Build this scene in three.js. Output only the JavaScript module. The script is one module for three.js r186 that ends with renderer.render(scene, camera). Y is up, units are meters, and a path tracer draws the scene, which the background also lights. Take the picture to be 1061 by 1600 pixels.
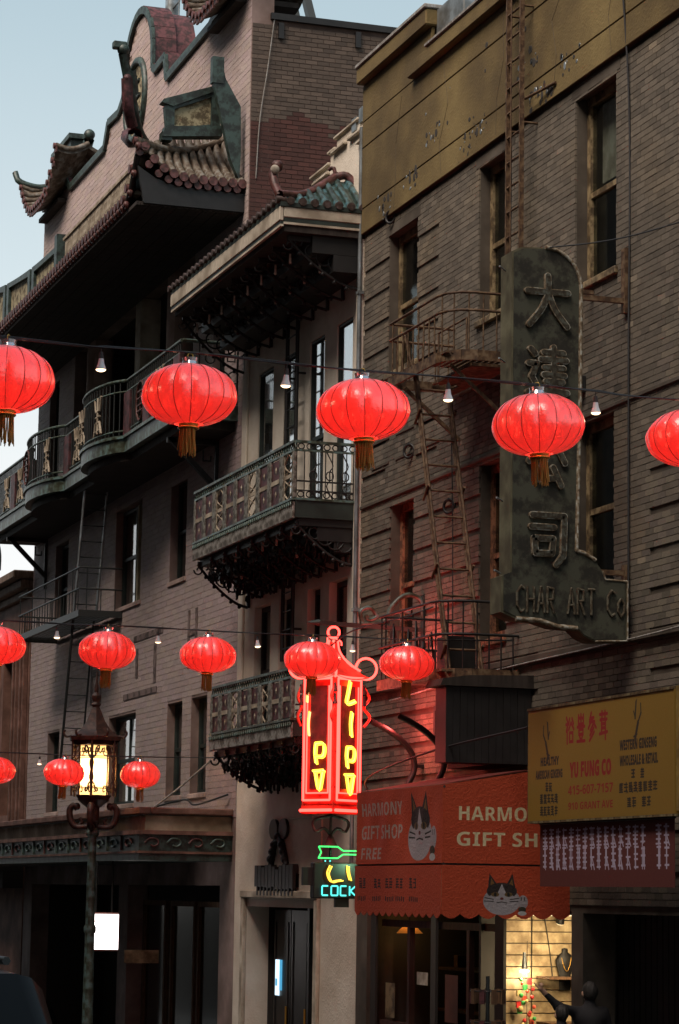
import * as THREE from 'three';
import { mergeGeometries, toCreasedNormals } from 'three/addons/utils/BufferGeometryUtils.js';
import { RectAreaLightUniformsLib } from 'three/addons/lights/RectAreaLightUniformsLib.js';

// ------------------------------------------------------------------ camera, sky, sun, exposure
// x runs along the street front (x = 0 is the party wall right of the cream house), y is up, the fronts stand at z = 0 and face +z
const scene = new THREE.Scene();
const camera = new THREE.PerspectiveCamera(21.84, 679 / 1024, 0.3, 900);
camera.position.set(38.6, 3.2, 13);
camera.up.set(0.13034928, 0.989745, 0.05842865);
camera.lookAt(38.6 - 94.078177, 3.2 + 14.207193, 13 - 30.780712);

const renderer = new THREE.WebGLRenderer({ antialias: true });
renderer.setSize(679, 1024);
renderer.toneMapping = THREE.LinearToneMapping;
renderer.toneMappingExposure = 1.62;
renderer.shadowMap.enabled = true;
RectAreaLightUniformsLib.init();

{ // dusk sky: pale at the horizon, grey blue above
  const W = 256, H = 256, d = new Float32Array(W * H * 4);
  const stops = [[0, .80, .775, .745], [5, .76, .755, .745], [9, .66, .69, .70], [13, .50, .58, .615], [19, .355, .455, .51], [32, .27, .35, .41], [60, .20, .27, .335], [90, .17, .235, .30]];
  for (let j = 0; j < H; j++) {
    const el = ((j + .5) / H - .5) * 180;
    let c = [.06, .058, .055];
    if (el > 0) {
      let k = 0; while (k < stops.length - 2 && stops[k + 1][0] < el) k++;
      const a = stops[k], b = stops[k + 1], t = (el - a[0]) / (b[0] - a[0]);
      c = [1, 2, 3].map(i => .84 * (a[i] + (b[i] - a[i]) * t));
    }
    for (let i = 0; i < W; i++) d.set([...c, 1], (j * W + i) * 4);
  }
  const sky = new THREE.DataTexture(d, W, H, THREE.RGBAFormat, THREE.FloatType);
  sky.mapping = THREE.EquirectangularReflectionMapping; sky.magFilter = THREE.LinearFilter; sky.minFilter = THREE.LinearFilter; sky.needsUpdate = true;
  scene.background = sky; scene.environment = sky;
}
const sun = new THREE.DirectionalLight(new THREE.Color(1, .84, .72), 4.0);
sun.position.set(16, 64, 40); sun.target.position.set(-6, 8, 0);
sun.castShadow = true; sun.shadow.radius = 78; sun.shadow.mapSize.set(2048, 2048);
Object.assign(sun.shadow.camera, { left: -40, right: 40, top: 30, bottom: -30, near: 1, far: 140 });
scene.add(sun, sun.target);

// ------------------------------------------------------------------ helpers
let seed = 7;
const rnd = () => { seed = (seed * 1664525 + 1013904223) >>> 0; return seed / 4294967296; };
const rr = (a, b) => a + (b - a) * rnd();
const V = (x, y, z) => new THREE.Vector3(x, y, z);
const used = {};
const numbered = n => { const k = used[n] = (used[n] ?? -1) + 1; return k ? n + '_' + String(k).padStart(3, '0') : n; };
const eye = camera.position.clone();

function noiseTex(size, cells, oct, lo, hi, opt = {}) { // tileable grey noise, optional stretch and specks
  const d = new Uint8Array(size * size * 4), sd = opt.seed ?? 1, sx = opt.sx ?? 1, sy = opt.sy ?? 1;
  const h = (x, y, o) => { let n = (x * 374761393 + y * 668265263 + (o + sd * 31) * 974634777) | 0; n = Math.imul(n ^ (n >>> 13), 1274126177); return ((n ^ (n >>> 16)) >>> 0) / 4294967296; };
  const vn = (x, y, px, py, o) => { const xi = Math.floor(x), yi = Math.floor(y); let fx = x - xi, fy = y - yi; fx = fx * fx * (3 - 2 * fx); fy = fy * fy * (3 - 2 * fy);
    const g = (a, b) => h(((a % px) + px) % px, ((b % py) + py) % py, o); return (g(xi, yi) * (1 - fx) + g(xi + 1, yi) * fx) * (1 - fy) + (g(xi, yi + 1) * (1 - fx) + g(xi + 1, yi + 1) * fx) * fy; };
  for (let j = 0; j < size; j++) for (let i = 0; i < size; i++) {
    let s = 0, a = .5, t = 0, px = Math.max(1, Math.round(cells * sx)), py = Math.max(1, Math.round(cells * sy));
    for (let o = 0; o < oct; o++) { s += a * vn(i / size * px, j / size * py, px, py, o); t += a; a *= opt.gain ?? .55; px *= 2; py *= 2; }
    let v = s / t; v = Math.min(1, Math.max(0, (v - .5) * (opt.con ?? 1.7) + .5));
    let m = lo + (hi - lo) * v;
    if (opt.speck && h(i >> 1, j >> 1, 77) < opt.speck) m *= .55 + .3 * h(i, j, 9);
    const q = (j * size + i) * 4, w = opt.warm ?? 0;
    d[q] = 255 * Math.min(1, m * (1 + w * (1 - v))); d[q + 1] = 255 * m; d[q + 2] = 255 * Math.min(1, m * (1 - w * (1 - v))); d[q + 3] = 255;
  }
  const t = new THREE.DataTexture(d, size, size); t.wrapS = t.wrapT = THREE.RepeatWrapping; t.magFilter = THREE.LinearFilter; t.minFilter = THREE.LinearMipmapLinearFilter; t.generateMipmaps = true; t.colorSpace = opt.data ? THREE.NoColorSpace : THREE.SRGBColorSpace; t.needsUpdate = true;
  return t;
}
const rep = (t, metres, my) => { const c = t.clone(); c.repeat.set(1 / metres, 1 / (my ?? metres)); c.needsUpdate = true; return c; };
const TX = {
  soft: noiseTex(512, 6, 6, .84, 1, { seed: 12, warm: .03 }),
  mottle: noiseTex(512, 5, 6, .62, 1, { seed: 2, warm: .05 }),
  streak: noiseTex(512, 6, 5, .55, 1, { seed: 3, sx: 4, sy: .5, warm: .08 }),
  grit: noiseTex(512, 40, 4, .55, 1, { seed: 4, speck: .02 }),
  rust: noiseTex(512, 9, 6, .45, 1, { seed: 5, warm: .22, con: 2.4 }),
  bump: noiseTex(512, 30, 5, 0, 1, { seed: 6, data: true }),
  peel: noiseTex(512, 7, 6, .5, 1, { seed: 8, con: 4.5, warm: .06, gain: .7 }),
};
const mat = (r, g, b, o = {}) => { const { tex, m = 2, my, bump, bm = .8, phys, ...rest } = o; const p = { color: new THREE.Color().setRGB(r, g, b), roughness: .85, ...rest };
  if (tex) p.map = rep(TX[tex], m, my); if (bump) { p.bumpMap = rep(TX.bump, bm); p.bumpScale = bump; }
  return phys ? new THREE.MeshPhysicalMaterial(p) : new THREE.MeshStandardMaterial(p); };
const glow = (r, g, b, o = {}) => new THREE.MeshStandardMaterial({ color: 0x111111, emissive: new THREE.Color().setRGB(r, g, b), roughness: .6, ...o });

// geometry, all in world metres
const bx = (x0, x1, y0, y1, z0, z1) => new THREE.BoxGeometry(Math.abs(x1 - x0), Math.abs(y1 - y0), Math.abs(z1 - z0)).translate((x0 + x1) / 2, (y0 + y1) / 2, (z0 + z1) / 2);
function cbx(x0, x1, y0, y1, z0, z1, c = .012) { // box with chamfered long edges
  const w = x1 - x0, h = y1 - y0, s = new THREE.Shape([[c, 0], [w - c, 0], [w, c], [w, h - c], [w - c, h], [c, h], [0, h - c], [0, c]].map(p => new THREE.Vector2(...p)));
  return new THREE.ExtrudeGeometry(s, { depth: z1 - z0 - 2 * c, bevelEnabled: true, bevelThickness: c, bevelSize: c * .9, bevelOffset: -c * .9, bevelSegments: 1 }).translate(x0, y0, z0 + c);
}
function rod(a, b, r, n = 6, r2 = r) { const d = b.clone().sub(a), g = new THREE.CylinderGeometry(r2, r, d.length(), n); g.applyQuaternion(new THREE.Quaternion().setFromUnitVectors(V(0, 1, 0), d.clone().normalize())); const m = a.clone().add(b).multiplyScalar(.5); return g.translate(m.x, m.y, m.z); }
function bar(a, b, w, h) { // flat rectangular bar from a to b, w across (horizontal), h deep
  const d = b.clone().sub(a), L = d.length(), z = d.normalize(), up = Math.abs(z.y) > .95 ? V(1, 0, 0) : V(0, 1, 0), x = up.clone().cross(z).normalize(), y = z.clone().cross(x);
  return new THREE.BoxGeometry(w, h, L).applyMatrix4(new THREE.Matrix4().makeBasis(x, y, z).setPosition(a.clone().addScaledVector(z, L / 2))); }
const curve = (pts, closed = false, tension = .5) => new THREE.CatmullRomCurve3(pts, closed, 'catmullrom', tension);
const tube = (pts, r, seg = 24, n = 6, closed = false) => new THREE.TubeGeometry(curve(pts, closed), seg, r, n, closed);
function poly(pts, r, n = 6) { const g = []; for (let i = 0; i + 1 < pts.length; i++) { g.push(rod(pts[i], pts[i + 1], r, n)); if (i) g.push(new THREE.SphereGeometry(r, n, 4).translate(pts[i].x, pts[i].y, pts[i].z)); } return mg(g); }
const shp = (pts, holes = []) => { const s = new THREE.Shape(pts.map(p => new THREE.Vector2(p[0], p[1]))); for (const h of holes) s.holes.push(new THREE.Path(h.map(p => new THREE.Vector2(p[0], p[1])))); return s; };
const rect = (x0, x1, y0, y1) => [[x0, y0], [x1, y0], [x1, y1], [x0, y1]];
const exXY = (s, z0, z1) => new THREE.ExtrudeGeometry(s, { depth: z1 - z0, bevelEnabled: false, curveSegments: 20 }).translate(0, 0, z0);
// profile drawn as (z, y), carried along x from x0 to x1
const exZY = (s, x0, x1) => new THREE.ExtrudeGeometry(s, { depth: x1 - x0, bevelEnabled: false, curveSegments: 20 }).applyMatrix4(new THREE.Matrix4().makeBasis(V(0, 0, 1), V(0, 1, 0), V(-1, 0, 0))).translate(x1, 0, 0);
// plan drawn as (x, z), raised from y0 to y1
const exXZ = (s, y0, y1) => new THREE.ExtrudeGeometry(s, { depth: y1 - y0, bevelEnabled: false, curveSegments: 20 }).applyMatrix4(new THREE.Matrix4().makeBasis(V(1, 0, 0), V(0, 0, 1), V(0, -1, 0))).translate(0, y1, 0);
const ball = (x, y, z, r, n = 10) => new THREE.SphereGeometry(r, n, Math.max(5, n * .7 | 0)).translate(x, y, z);
function prep(g) { // one layout for all, with uv in metres on the plane that each face looks along
  let q = g.index ? g.toNonIndexed() : g.clone();
  if (!g.userData.keepUV) { const P = q.attributes.position, N = q.attributes.normal, uv = new Float32Array(P.count * 2);
    for (let i = 0; i < P.count; i += 3) { let nx = 0, ny = 0, nz = 0; for (let k = 0; k < 3; k++) { nx += Math.abs(N.getX(i + k)); ny += Math.abs(N.getY(i + k)); nz += Math.abs(N.getZ(i + k)); }
      for (let k = 0; k < 3; k++) { const x = P.getX(i + k), y = P.getY(i + k), z = P.getZ(i + k); uv.set(nz >= nx && nz >= ny ? [x, y] : nx >= ny ? [z, y] : [x, z], (i + k) * 2); } }
    q.setAttribute('uv', new THREE.BufferAttribute(uv, 2)); }
  const r = new THREE.BufferGeometry(); for (const k of ['position', 'normal', 'uv']) r.setAttribute(k, q.attributes[k]); return r;
}
const mg = list => { const a = list.flat(Infinity).filter(Boolean).map(prep); const g = mergeGeometries(a); g.userData.keepUV = true; return g; };
function thing(name, label, category, pos = [0, 0, 0], group) {
  const o = new THREE.Group(); o.name = numbered(name); o.position.set(...pos); o.userData = { label, category }; if (group) o.userData.group = group; scene.add(o); return o;
}
// part(): geometry in world metres goes under a thing (or a part of it) standing at its base
function rootOf(o) { while (o.parent && o.parent !== scene) o = o.parent; return o; }
function part(parent, name, geo, m, label) {
  const g = mg(Array.isArray(geo) ? geo : [geo]), b = rootOf(parent).position; g.translate(-b.x, -b.y, -b.z);
  const o = new THREE.Mesh(g, m); o.name = name; if (label) o.userData.label = label; o.castShadow = o.receiveShadow = true; parent.add(o); return o;
}
function structure(name, geo, m) { const o = new THREE.Mesh(mg([geo].flat()), m); o.name = numbered(name); o.userData.kind = 'structure'; o.castShadow = o.receiveShadow = true; scene.add(o); return o; }
function single(name, label, category, geo, m, pos, group) { const o = new THREE.Mesh(mg([geo].flat()).translate(-pos[0], -pos[1], -pos[2]), m); o.name = numbered(name); o.position.set(...pos); o.userData = { label, category }; if (group) o.userData.group = group; o.castShadow = o.receiveShadow = true; scene.add(o); return o; }

// a course-laid wall face: bricks clipped to the face and its openings; the largest in view are single parts, the rest one joined part
// axes: 'z' = face looks to +z at plane p, u is x;  'x' = face looks to +x at plane p, u is z
const camInv = (() => { camera.updateMatrixWorld(); camera.updateProjectionMatrix(); return camera.projectionMatrix.clone().multiply(camera.matrixWorldInverse); })();
function bricks(parent, o) {
  const { axis = 'z', p, u0, u1, y0, y1, h, len, joint = .008, proud = .012, holes = [], mats, singles = 300, tint, name = 'brick', skip, keep } = o, list = [];
  const rows = Math.floor((y1 - y0) / h);
  for (let r = 0; r < rows; r++) {
    const ya = y0 + r * h, yb = ya + h - joint, ym = (ya + yb) / 2;
    let cuts = [[u0, u1]];
    for (const q of holes) if (ym > q[2] && ym < q[3]) cuts = cuts.flatMap(([a, b]) => q[1] <= a || q[0] >= b ? [[a, b]] : [[a, q[0]], [q[1], b]].filter(c => c[1] - c[0] > .03));
    for (const [a, b] of cuts) {
      const off = (r % 2) * len / 2; let u = Math.floor((a - off) / len) * len + off;
      for (; u < b; u += len) { const s = Math.max(a, u), e = Math.min(b, u + len) - joint; if (e - s < .025) continue; const um = (s + e) / 2;
        if (keep && !keep(um, ym)) continue;
        const rec = skip && skip(um, ym, r) ? -.03 : 0;
        list.push([um, ym, e - s, yb - ya, rec + rr(-.003, .003)]); }
    }
  }
  const b = rootOf(parent).position, unit = bx(-.5, .5, -.5, .5, -1, 0), v = V(0, 0, 0);
  const pos = q => axis === 'z' ? V(q[0], q[1], p + proud + q[4]) : V(p + proud + q[4], q[1], q[0]);
  for (const q of list) { v.copy(pos(q)); const d = v.distanceTo(eye); v.applyMatrix4(camInv); q[5] = Math.abs(v.x) < .98 && Math.abs(v.y) < .98 && v.z < 1 ? d : d + 1000; }
  list.sort((a, c) => a[5] - c[5]);
  const one = list.slice(0, singles).filter(q => q[5] < 500), rest = list.slice(one.length), depth = proud + .02;
  const set = (ob, q) => { const w = pos(q); ob.position.set(w.x - b.x, w.y - b.y, w.z - b.z); ob.scale.set(q[2], q[3], depth); if (axis === 'x') ob.rotation.y = Math.PI / 2; };
  for (const q of one) { const m = new THREE.Mesh(unit, mats[Math.floor(rnd() * mats.length)]); if (tint) m.material = tint(q[0], q[1], true); m.name = name; set(m, q); m.castShadow = m.receiveShadow = true; parent.add(m); }
  if (!rest.length) return;
  const im = new THREE.InstancedMesh(unit, o.restMat, rest.length), dm = new THREE.Object3D(), c = new THREE.Color();
  rest.forEach((q, i) => { set(dm, q); dm.updateMatrix(); im.setMatrixAt(i, dm.matrix); const t = o.shade ? o.shade(q[0], q[1]) : [rr(.8, 1.1)]; if (t.length === 3) c.setRGB(...t); else c.setRGB(t[0], t[0] * rr(.97, 1.03), t[0] * rr(.94, 1.04)); im.setColorAt(i, c); });
  im.name = name === 'brick' ? 'brickwork' : name + 'work'; im.userData.kind = 'stuff'; im.castShadow = im.receiveShadow = true; parent.add(im);
}
// ------------------------------------------------------------------ materials
const M = {
  pink: mat(.58, .44, .4, { tex: 'mottle', m: 3 }), pinkBack: mat(.32, .235, .215, { tex: 'mottle', m: 3 }),
  cream: mat(.74, .685, .585, { tex: 'soft', m: 3.4, bump: .004 }), creamTrim: mat(.7, .65, .54, { tex: 'mottle', m: 1.7 }),
  green: mat(.032, .058, .05, { tex: 'peel', m: .9, roughness: .5 }), teal: mat(.10, .17, .165, { tex: 'rust', m: .8, roughness: .45 }), darkGreen: mat(.025, .042, .036, { tex: 'mottle', m: 1, roughness: .6 }),
  maroon: mat(.095, .028, .032, { tex: 'peel', m: .7, roughness: .6 }), eaveRed: mat(.13, .05, .05, { tex: 'rust', m: .6, roughness: .55 }), redPaint: mat(.10, .034, .024, { tex: 'mottle', m: 2 }),
  tile: mat(.14, .132, .114, { tex: 'rust', m: .8, roughness: .6 }), blueTile: mat(.05, .115, .135, { tex: 'rust', m: .7, roughness: .35 }), tileEnd: mat(.07, .05, .05, { tex: 'rust', m: .5 }),
  yellowPanel: mat(.33, .29, .18, { tex: 'peel', m: .8 }), lattice: mat(.52, .46, .36, { tex: 'mottle', m: 1 }),
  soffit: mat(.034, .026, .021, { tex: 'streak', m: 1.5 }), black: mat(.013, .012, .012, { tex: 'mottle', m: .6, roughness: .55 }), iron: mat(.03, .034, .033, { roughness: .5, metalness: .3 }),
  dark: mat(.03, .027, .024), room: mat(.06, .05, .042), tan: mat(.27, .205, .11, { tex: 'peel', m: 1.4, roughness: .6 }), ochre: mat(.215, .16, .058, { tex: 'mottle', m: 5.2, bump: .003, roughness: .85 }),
  rustIron: mat(.15, .10, .055, { tex: 'rust', m: .5, roughness: .7 }), mortar: mat(.115, .098, .076, { tex: 'mottle', m: 2 }), galv: mat(.34, .40, .44, { tex: 'mottle', m: .8, roughness: .4, metalness: .5 }),
  coping: mat(.34, .35, .35, { tex: 'streak', m: 1 }), asphalt: mat(.05, .05, .052, { tex: 'grit', m: 2 }), pave: mat(.14, .135, .13, { tex: 'grit', m: 2 }),
  dullGlass: new THREE.MeshPhysicalMaterial({ color: 0xd8dcd8, transmission: 1, thickness: 0, roughness: .12, ior: 1.22 }),
  oldGlass: new THREE.MeshPhysicalMaterial({ color: 0xe8eef0, transmission: 1, thickness: 0, roughness: .05, ior: 6 }),
  glass: new THREE.MeshPhysicalMaterial({ color: 0xe8eef0, transmission: 1, thickness: 0, roughness: .04, ior: 1.42 }), wood: mat(.16, .085, .04, { tex: 'streak', m: .6 }),
  brownPaint: mat(.25, .13, .1, { tex: 'mottle', m: 1 }), pale: mat(.6, .57, .5, { tex: 'mottle', m: .6 }), curtain: mat(.45, .42, .3, { tex: 'streak', m: .5, roughness: 1 }), blind: mat(.78, .76, .72, { tex: 'mottle', m: 1, roughness: .9 }),
  gold: mat(.45, .25, .05, { roughness: .35, metalness: .6 }), cable: mat(.02, .02, .022, { roughness: .6 }), facadeFar: mat(.13, .11, .1, { tex: 'streak', m: 4 }), grey: mat(.13, .13, .135, { tex: 'rust', m: 1, roughness: .6 }),
};
const brickSet = (r, g, b, n = 5, v = .22) => Array.from({ length: n }, (_, i) => { const k = 1 - v + 2 * v * i / (n - 1); return mat(r * k, g * k * rr(.97, 1.03), b * k * rr(.94, 1.04), { tex: 'grit', m: 1 }); });
const brickBase = (r, g, b) => mat(r, g, b, { tex: 'grit', m: 1 });

// ------------------------------------------------------------------ ground: the street climbs gently towards the camera
const gy = x => .04 * x;
const slab = (x0, x1, z0, z1, up, th) => { const g = bx(x0, x1, -th, up, z0, z1), p = g.attributes.position; for (let i = 0; i < p.count; i++) p.setY(i, p.getY(i) + gy(p.getX(i))); g.computeVertexNormals(); return g; };
structure('ground', slab(-400, 200, -300, 300, -.03, .2), M.asphalt);
structure('road', slab(-120, 90, 3, 12.3, 0, .02), M.asphalt);
structure('pavement', slab(-120, 90, -.4, 2.85, .14, .02), M.pave); structure('kerb', slab(-120, 90, 2.854, 3, .144, .02), M.coping);
structure('pavement', slab(-120, 90, 12.45, 15.6, .14, .02), M.pave); structure('kerb', slab(-120, 90, 12.3, 12.446, .144, .02), M.coping);

// ------------------------------------------------------------------ windows and building bodies
function win(parent, x0, x1, y0, y1, z, o = {}) { // a sash window set into its opening: frame, meeting rail, two panes, sill
  const fm = o.frame ?? M.tan, w = o.w ?? .07, d = .09, ym = y0 + (y1 - y0) * (o.split ?? .5), fr = [bx(x0, x0 + w, y0, y1, z - d, z), bx(x1 - w, x1, y0, y1, z - d, z), bx(x0 + w, x1 - w, y1 - w, y1, z - d, z), bx(x0 + w, x1 - w, y0, y0 + w, z - d, z), bx(x0 + w, x1 - w, ym - .035, ym + .035, z - d + .01, z - .01)];
  if (o.mull) for (const k of o.mull) fr.push(bx(k - .03, k + .03, y0 + w, y1 - w, z - d + .02, z - .015));
  const f = part(parent, 'window', fr, fm);
  const gm = o.glass ?? M.glass; part(f, 'pane', bx(x0 + w, x1 - w, ym + .035, y1 - w, z - .04, z - .036), gm); part(f, 'pane', bx(x0 + w, x1 - w, y0 + w, ym - .035, z - .05, z - .046), gm);
  if (o.sill) part(f, 'sill', cbx(x0 - .06, x1 + .06, y0 - .1, y0 - .005, o.sillZ0 ?? z - .05, o.sill, .012), o.sillMat ?? fm);
  if (o.blind) part(f, 'blind', bx(x0 + w + .02, x1 - w - .02, y0 + (y1 - y0) * o.blind[0], y0 + (y1 - y0) * o.blind[1], z - .17, z - .16), o.blindMat ?? M.blind);
  return f;
}
function body(parent, x0, x1, y0, y1, z1, m, roofM = M.grey, o = {}) { // back, sides and roof closing a building behind its front
  part(parent, 'side_wall', [bx(x0, x0 + .3, y0, y1, -14, z1), o.noRight ? null : bx(x1 - .3, x1, y0, y1, -14, z1), bx(x0 + .3, x1 - .3, y0, y1, -14, -13.7)].filter(Boolean), m);
  part(parent, 'roof', bx(x0 + .3, x1 - .3, y1 - .55, y1 - .3, -13.7, z1 - .004), roofM);
}
const holesOf = l => l.map(h => rect(h[0], h[1], h[2], h[3]));

// curved tiled roof between an eave (front) and a ridge (back): returns deck, tile rows and eave ends
function sweptRoof({ x0, x1, zF, zR, eave, ridge, sag = .12, th = .1, n = 40, pitch = .24, r = .07, segs = 1, ix0 = 0, ix1 = 0 }) {
  const P = (s, t) => { const xa = x0 + ix0 * t, xb = x1 - ix1 * t; return V(xa + (xb - xa) * s, eave(s) + (ridge(s) - eave(s)) * t - sag * Math.sin(Math.PI * t), zF + (zR - zF) * t); };
  const pos = [], q = (a, b, c, d) => pos.push(...[a, b, c, a, c, d].flatMap(v => [v.x, v.y, v.z])), dn = v => v.clone().setY(v.y - th), T = 6;
  for (let i = 0; i < n; i++) { for (let j = 0; j < T; j++) { const a = P(i / n, j / T), b = P((i + 1) / n, j / T), c = P((i + 1) / n, (j + 1) / T), d = P(i / n, (j + 1) / T); q(a, b, c, d); q(dn(d), dn(c), dn(b), dn(a)); }
    q(dn(P(i / n, 0)), dn(P((i + 1) / n, 0)), P((i + 1) / n, 0), P(i / n, 0)); q(P(i / n, 1), P((i + 1) / n, 1), dn(P((i + 1) / n, 1)), dn(P(i / n, 1))); }
  for (let j = 0; j < T; j++) { q(dn(P(0, (j + 1) / T)), dn(P(0, j / T)), P(0, j / T), P(0, (j + 1) / T)); q(dn(P(1, j / T)), dn(P(1, (j + 1) / T)), P(1, (j + 1) / T), P(1, j / T)); }
  const deck = new THREE.BufferGeometry(); deck.setAttribute('position', new THREE.BufferAttribute(new Float32Array(pos), 3)); deck.computeVertexNormals();
  const rows = Math.max(2, Math.round((x1 - x0) / pitch)), tiles = [], ends = [];
  for (let k = 0; k <= rows; k++) { const s = k / rows; for (let m = 0; m < segs; m++) { const pts = []; for (let j = 0; j <= 4; j++) pts.push(P(s, m / segs + j / 4 / segs).add(V(0, .02, 0))); tiles.push(new THREE.TubeGeometry(curve(pts), segs > 1 ? 2 : 6, r * (1 - .0 * m) * (segs > 1 ? rr(.94, 1.06) : 1), 7)); } ends.push(P(s, 0)); }
  return { deck, tiles, ends, P };
}

// ------------------------------------------------------------------ pink tiled building on the left
{
  const X0 = -25.15, X1 = -6.75, T = thing('shop_building', 'pink tiled building with a curved parapet, projecting tiled eave and bowed balcony', 'building', [-16, -.6, 0]);
  const loggia = [-21.1, -10.4, 12.0, 15.62];
  const holes = [[-23.8, -22.75, 12.0, 15.3], loggia, [-8.95, -8.1, 12.0, 13.75],
    [-11.85, -10.6, 9.2, 11.15], [-16.5, -14.2, 9.1, 11.2], [-22.6, -21.2, 9.1, 11.2],
    [-11.75, -10.6, 5.0, 6.8], [-9.95, -8.8, 5.0, 6.8], [-16.7, -14.3, 4.95, 6.8], [-22.9, -21.6, 4.95, 6.8], [-24.2, -15.4, -1.0, 3.3], [-14.6, -7.7, -1.0, 3.3]];
  const arc = []; for (let i = 0; i <= 14; i++) { const a = Math.PI * i / 14; arc.push([-15.4 + 1.27 * Math.cos(a), 20.72 + 1.28 * Math.sin(a)]); }
  const prof = [[X1, 19.95], [-9.25, 19.95], [-9.55, 19.86], [-12.9, 19.8], [-13.05, 20.32], [-13.9, 20.28], [-14.12, 20.4], ...arc, [-16.75, 20.45], [-17.15, 20.25], [-18.15, 20.3], [-18.5, 19.8], [-22.1, 19.8], [-22.3, 20.0], [X0, 20.0]];
  part(T, 'wall', exXY(shp([[X0, -1.2], [X1, -1.2], ...prof], holesOf(holes)), -.42, 0), M.pinkBack);
  const parMats = brickSet(.61, .48, .45, 5, .09), yTop = x => { for (let i = 0; i + 1 < prof.length; i++) if (x <= prof[i][0] && x >= prof[i + 1][0]) { const t = (x - prof[i][0]) / (prof[i + 1][0] - prof[i][0] || 1); return prof[i][1] + t * (prof[i + 1][1] - prof[i][1]); } return 19.8; };
  bricks(T, { p: 0, u0: X0, u1: X1, y0: 4.5, y1: 22.1, h: .112, len: .4, joint: .007, proud: .009, holes, mats: parMats, restMat: brickBase(.64, .505, .475), keep: (u, y) => y < Math.min(yTop(u - .16), yTop(u + .16), yTop(u)) - .06, shade: () => [rr(.88, 1.06)] });
  part(T, 'coping', prof.slice(0, -1).map((p, i) => bar(V(p[0], p[1] + .05, -.2), V(prof[i + 1][0], prof[i + 1][1] + .05, -.2), .5, .1)), M.maroon);
  part(T, 'coping', prof.slice(0, -1).map((p, i) => bar(V(p[0], p[1] - .0, .05), V(prof[i + 1][0], prof[i + 1][1] - .0, .05), .07, .16)), M.green);
  part(T, 'arch_back', exXY(shp([...arc.map(p => [p[0], p[1] - .02]), [-16.67, 19.8], [-14.13, 19.8]]), -.9, -.425), M.maroon);
  // round medallion
  const med = new THREE.TorusGeometry(.86, .085, 8, 40).translate(-15.62, 20.1, .03), ring = part(T, 'medallion', med, M.green);
  part(ring, 'medallion_face', new THREE.CylinderGeometry(.82, .82, .04, 36).rotateX(Math.PI / 2).translate(-15.62, 20.1, .0), M.yellowPanel);
  part(ring, 'emblem', [poly([V(-15.9, 20.5, .035), V(-15.35, 20.5, .035)], .035), poly([V(-15.62, 20.65, .035), V(-15.62, 19.6, .035)], .035), poly([V(-16, 20.15, .035), V(-15.25, 20.15, .035)], .035), poly([V(-15.95, 19.75, .035), V(-15.62, 20.1, .035), V(-15.3, 19.75, .035)], .035)], M.green);
  part(T, 'wall_ornament', [new THREE.SphereGeometry(.2, 8, 8).scale(.8, 1.6, .5).translate(-20.9, 17.9, .08), bx(-21.05, -20.75, 17.5, 17.62, 0, .14)], M.green);
  // corner caps with their own little roofs
  for (const [a, b, lo] of [[-25.75, -21.7, 0], [-10.0, -6.2, 0]]) {
    const e = s => 19.72 + .95 * Math.pow(Math.max(0, 1 - s / .42), 2) + .95 * Math.pow(Math.max(0, (s - .62) / .38), 2), R = sweptRoof({ x0: a, x1: b, zF: .5, zR: -.3, eave: e, ridge: s => e(s) * .45 + 20.9 * .55, pitch: .26, n: 24 }), B = sweptRoof({ x0: a, x1: b, zF: -1.1, zR: -.3, eave: e, ridge: s => e(s) * .45 + 20.9 * .55, pitch: .26, n: 24 });
    const c = part(T, 'corner_roof', [R.deck, B.deck], M.tile);
    for (const g of R.tiles) part(c, 'roof_tile', g, M.tile);
    part(c, 'ridge', [tube([0, .15, .4, .6, .85, 1].map(s => R.P(s, 1).add(V(0, .1, 0))), .13, 20, 8), ball(a - .02, R.P(0, 1).y + .22, -.3, .14), ball(b + .02, R.P(1, 1).y + .22, -.3, .14), tube([R.P(0, 1), R.P(0, .5).add(V(0, .1, 0)), R.P(0, 0).add(V(-.05, .16, .05)), R.P(0, 0).add(V(-.18, .42, .14))], .085, 10, 6)], M.green);
    part(c, 'ridge_box', [bx((a + b) / 2 - .9, (a + b) / 2 + .9, 20.75, 21.2, -.5, -.1), bx((a + b) / 2 - 1.05, (a + b) / 2 + 1.05, 21.2, 21.32, -.58, -.02)], M.green);
    for (const p of R.ends) part(c, 'eave_tile', [new THREE.CylinderGeometry(.075, .075, .06, 10).rotateX(Math.PI / 2).translate(p.x, p.y + .0, p.z + .03), bx(p.x - .1, p.x + .1, p.y - .16, p.y - .04, p.z - .02, p.z + .02)], M.eaveRed);
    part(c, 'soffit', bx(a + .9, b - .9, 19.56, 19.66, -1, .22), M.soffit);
  }
  // the projecting tiled eave
  const lip = x => 15.74 + .92 * Math.pow(Math.max(0, (x + 7.95) / .95), 2) + .92 * Math.pow(Math.max(0, (-24.2 - x) / .95), 2);
  const ea = { x0: -25.2, x1: -7.0, zF: 2.06, zR: .02 }, F = sweptRoof({ ...ea, eave: s => lip(ea.x0 + s * 18.2), ridge: () => 17.25, pitch: .27, n: 90, ix0: 1.2, ix1: 1.35, sag: .22 });
  const E = part(T, 'eave', F.deck, M.tile);
  { const show = F.tiles.map((g, i) => [g, i]); for (const [g] of show) part(E, 'roof_tile', g, M.tile); }
  // hipped right end, its tiles running down towards the party wall
  const endLip = z => 16.02 + .1 * Math.pow(Math.max(0, (z - .9) / .6), 2) + .33 * Math.pow(Math.max(0, (z - 1.35) / .7), 2);
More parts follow.
